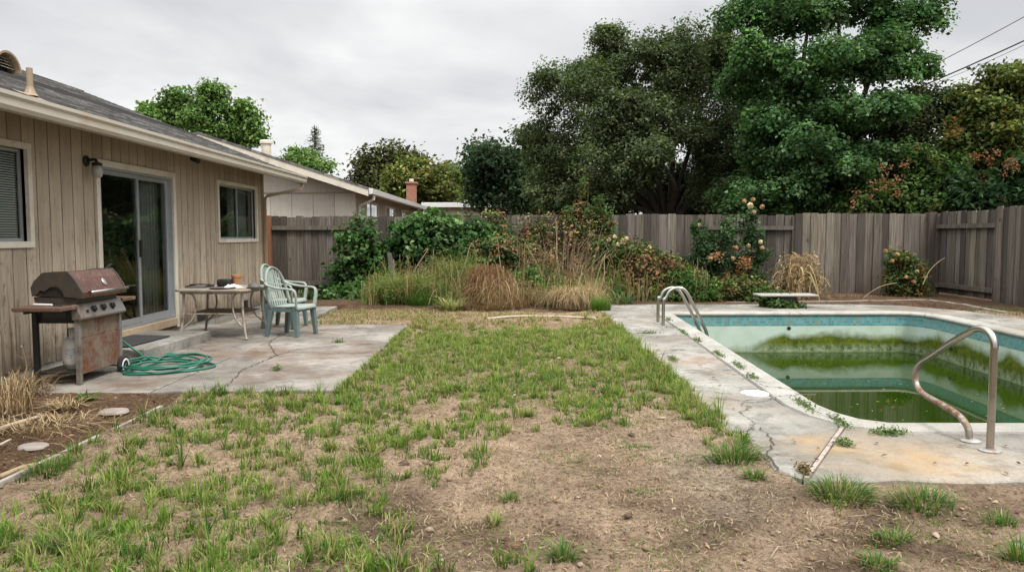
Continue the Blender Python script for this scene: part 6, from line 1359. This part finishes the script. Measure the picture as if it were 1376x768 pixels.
# weeds in the deck joints
for px, py, rx, lab in ((1080, 545, 18, 'largest low weed in the pool coping joint near the slanted corner'), (1128, 568, 14, 'weed in the coping joint just before the slanted corner'), (1012, 508, 9, 'small weed in the joint midway along the pool side'), (992, 492, 12, 'weed in the joint beside the white lid side of the pool'), (966, 477, 14, 'weed in the joint a third along the pool side'), (938, 458, 9, 'tiny weed in the joint near the ladder'), (918, 447, 10, 'weed growing at the ladder side of the joint'), (898, 430, 8, 'weed behind the ladder rail in the joint'), (1195, 583, 24, 'thin weed along the front coping joint'), (870, 448, 16, 'weed in the cross joint of the deck'), (905, 484, 10, 'weed in the second cross joint of the deck'), (1135, 598, 12, 'weed across the pale joint strip'), (1080, 634, 12, 'brown weed at the outer end of the pale strip'), (455, 460, 8, 'small weed in the patio joint'), (372, 497, 8, 'small weed in the patio crack near the lawn'), (1172, 528, 0, '')):
    if not rx: continue
    b = G(px, py, .04); k = b.y/F; n = int(40 + rx*9); x = b.x + RNG.normal(0, rx*k*.45, n); y = b.y + RNG.normal(0, .035, n) - (x-b.x)*.0
    if px < 1130 and px > 880 and py < 575: y = b.y + RNG.normal(0, rx*k*1.2, n); x = b.x + (y-b.y)*.047 + RNG.normal(0, .022, n)
    C = np.stack([x, y, .045 + np.abs(RNG.normal(0, .018, n))], 1); v, f, c = leaf_quads(C, RNG.normal(0, .5, (n, 3)) + [0, 0, .8], RNG.uniform(.014, .034, n), RNG.uniform(.008, .018, n), pick([(.08, .14, .04), (.12, .18, .06), (.16, .19, .08)] if 'brown' not in lab else [(.15, .10, .05), (.2, .15, .07)], n))
    tag(np_mesh('joint_weed', v, f, M['leaf'], colors=c, loc=(b.x, b.y, .04)), lab, 'weed', 'weeds in the paving joints')

# stones, sticks, fallen branch
def stone(px, py, rx, ry, lab):
    c = G(px, py); k = c.y/F; mb = MB(); n = 14; vs = []
    for j, (s, z) in enumerate(((1.05, 0), (1, .012), (.9, .018), (.5, .021))):
        for i in range(n): a = 2*PI*i/n; q = 1+.15*mnoise.noise((math.cos(a)*1.3+px, math.sin(a)*1.3, 0)); vs.append((c.x+rx*k*s*q*math.cos(a), c.y+ry*s*q*math.sin(a), z-.008))
    mb.add(vs, [(j*n+i, j*n+(i+1) % n, (j+1)*n+(i+1) % n, (j+1)*n+i) for j in range(3) for i in range(n)] + [tuple(range(3*n, 4*n))]); tag(mb.build('flat_stone', M['stone'], loc=(c.x, c.y, 0), smooth=True), lab, 'stone')
stone(153, 552, 20, .10, 'flat pale stone in the mulch beside the edging strip'); stone(45, 599, 19, .08, 'half buried stone in the mulch nearer the camera')
def stick(pts, r, lab, mat='deadwood', name='dry_stick'):
    pts = [G(x, y, .02) for x, y in pts]; mb = MB(); mb.tube(smooth_path(pts, 5), r, 7); tag(mb.build(name, M[mat], loc=tuple(pts[0]), smooth=True), lab, 'stick')
stick([(655, 428), (690, 425), (740, 425), (790, 427), (800, 428)], .022, 'long bleached branch lying at the back edge of the lawn', name='fallen_branch')
stick([(0, 575), (22, 568), (50, 560)], .014, 'thick pale stick in the mulch near the wall')
stick([(0, 531), (8, 532), (9, 550), (6, 556)], .006, 'thin bent white stick at the left edge of the mulch')
stick([(15, 560), (40, 553), (48, 556), (80, 560)], .005, 'thin crooked stick beside the thick pale stick', 'twig')
stick([(0, 597), (14, 590)], .008, 'short stick at the left edge below the thick stick')
stick([(62, 547), (80, 532), (88, 528)], .005, 'thin stick leaning toward the grill foot', 'twig')
stick([(0, 640), (30, 628), (50, 624)], .016, 'brown stick lying beside the near end of the edging strip', 'twig')
# power lines crossing the sky on the right
for (x0, y0), (x1, y1), r, lab in (((1150, 148), (1400, 42), .022, 'thick black overhead cable crossing behind the shrub'), ((1140, 140), (1400, 8), .012, 'upper thin overhead cable above the thick one'), ((1180, 135), (1330, 80), .007, 'faint thin cable just below the thick cable'), ((1200, 150), (1340, 95), .007, 'lowest faint cable above the grey green shrub'), ((1170, -20), (1300, -30), .012, 'topmost cable at the crown of the tall tree')):
    a = P(x0, y0, 27); b = P(x1, y1, 23); a2 = a + (a-b)*1.5; b2 = b + (b-a)*1.2; mb = MB(); mb.tube([a2.lerp(b2, i/24) + Vector((0, 0, -.8*(1-(2*i/24-1)**2)+.66)) for i in range(25)], r, 6)
    tag(mb.build('power_cable', M['black'], loc=tuple(a)), lab, 'cable')
for o in list(bpy.data.objects):
    if o.type == 'MESH' and len(o.data.polygons) == 0: print('EMPTY MESH', o.name)
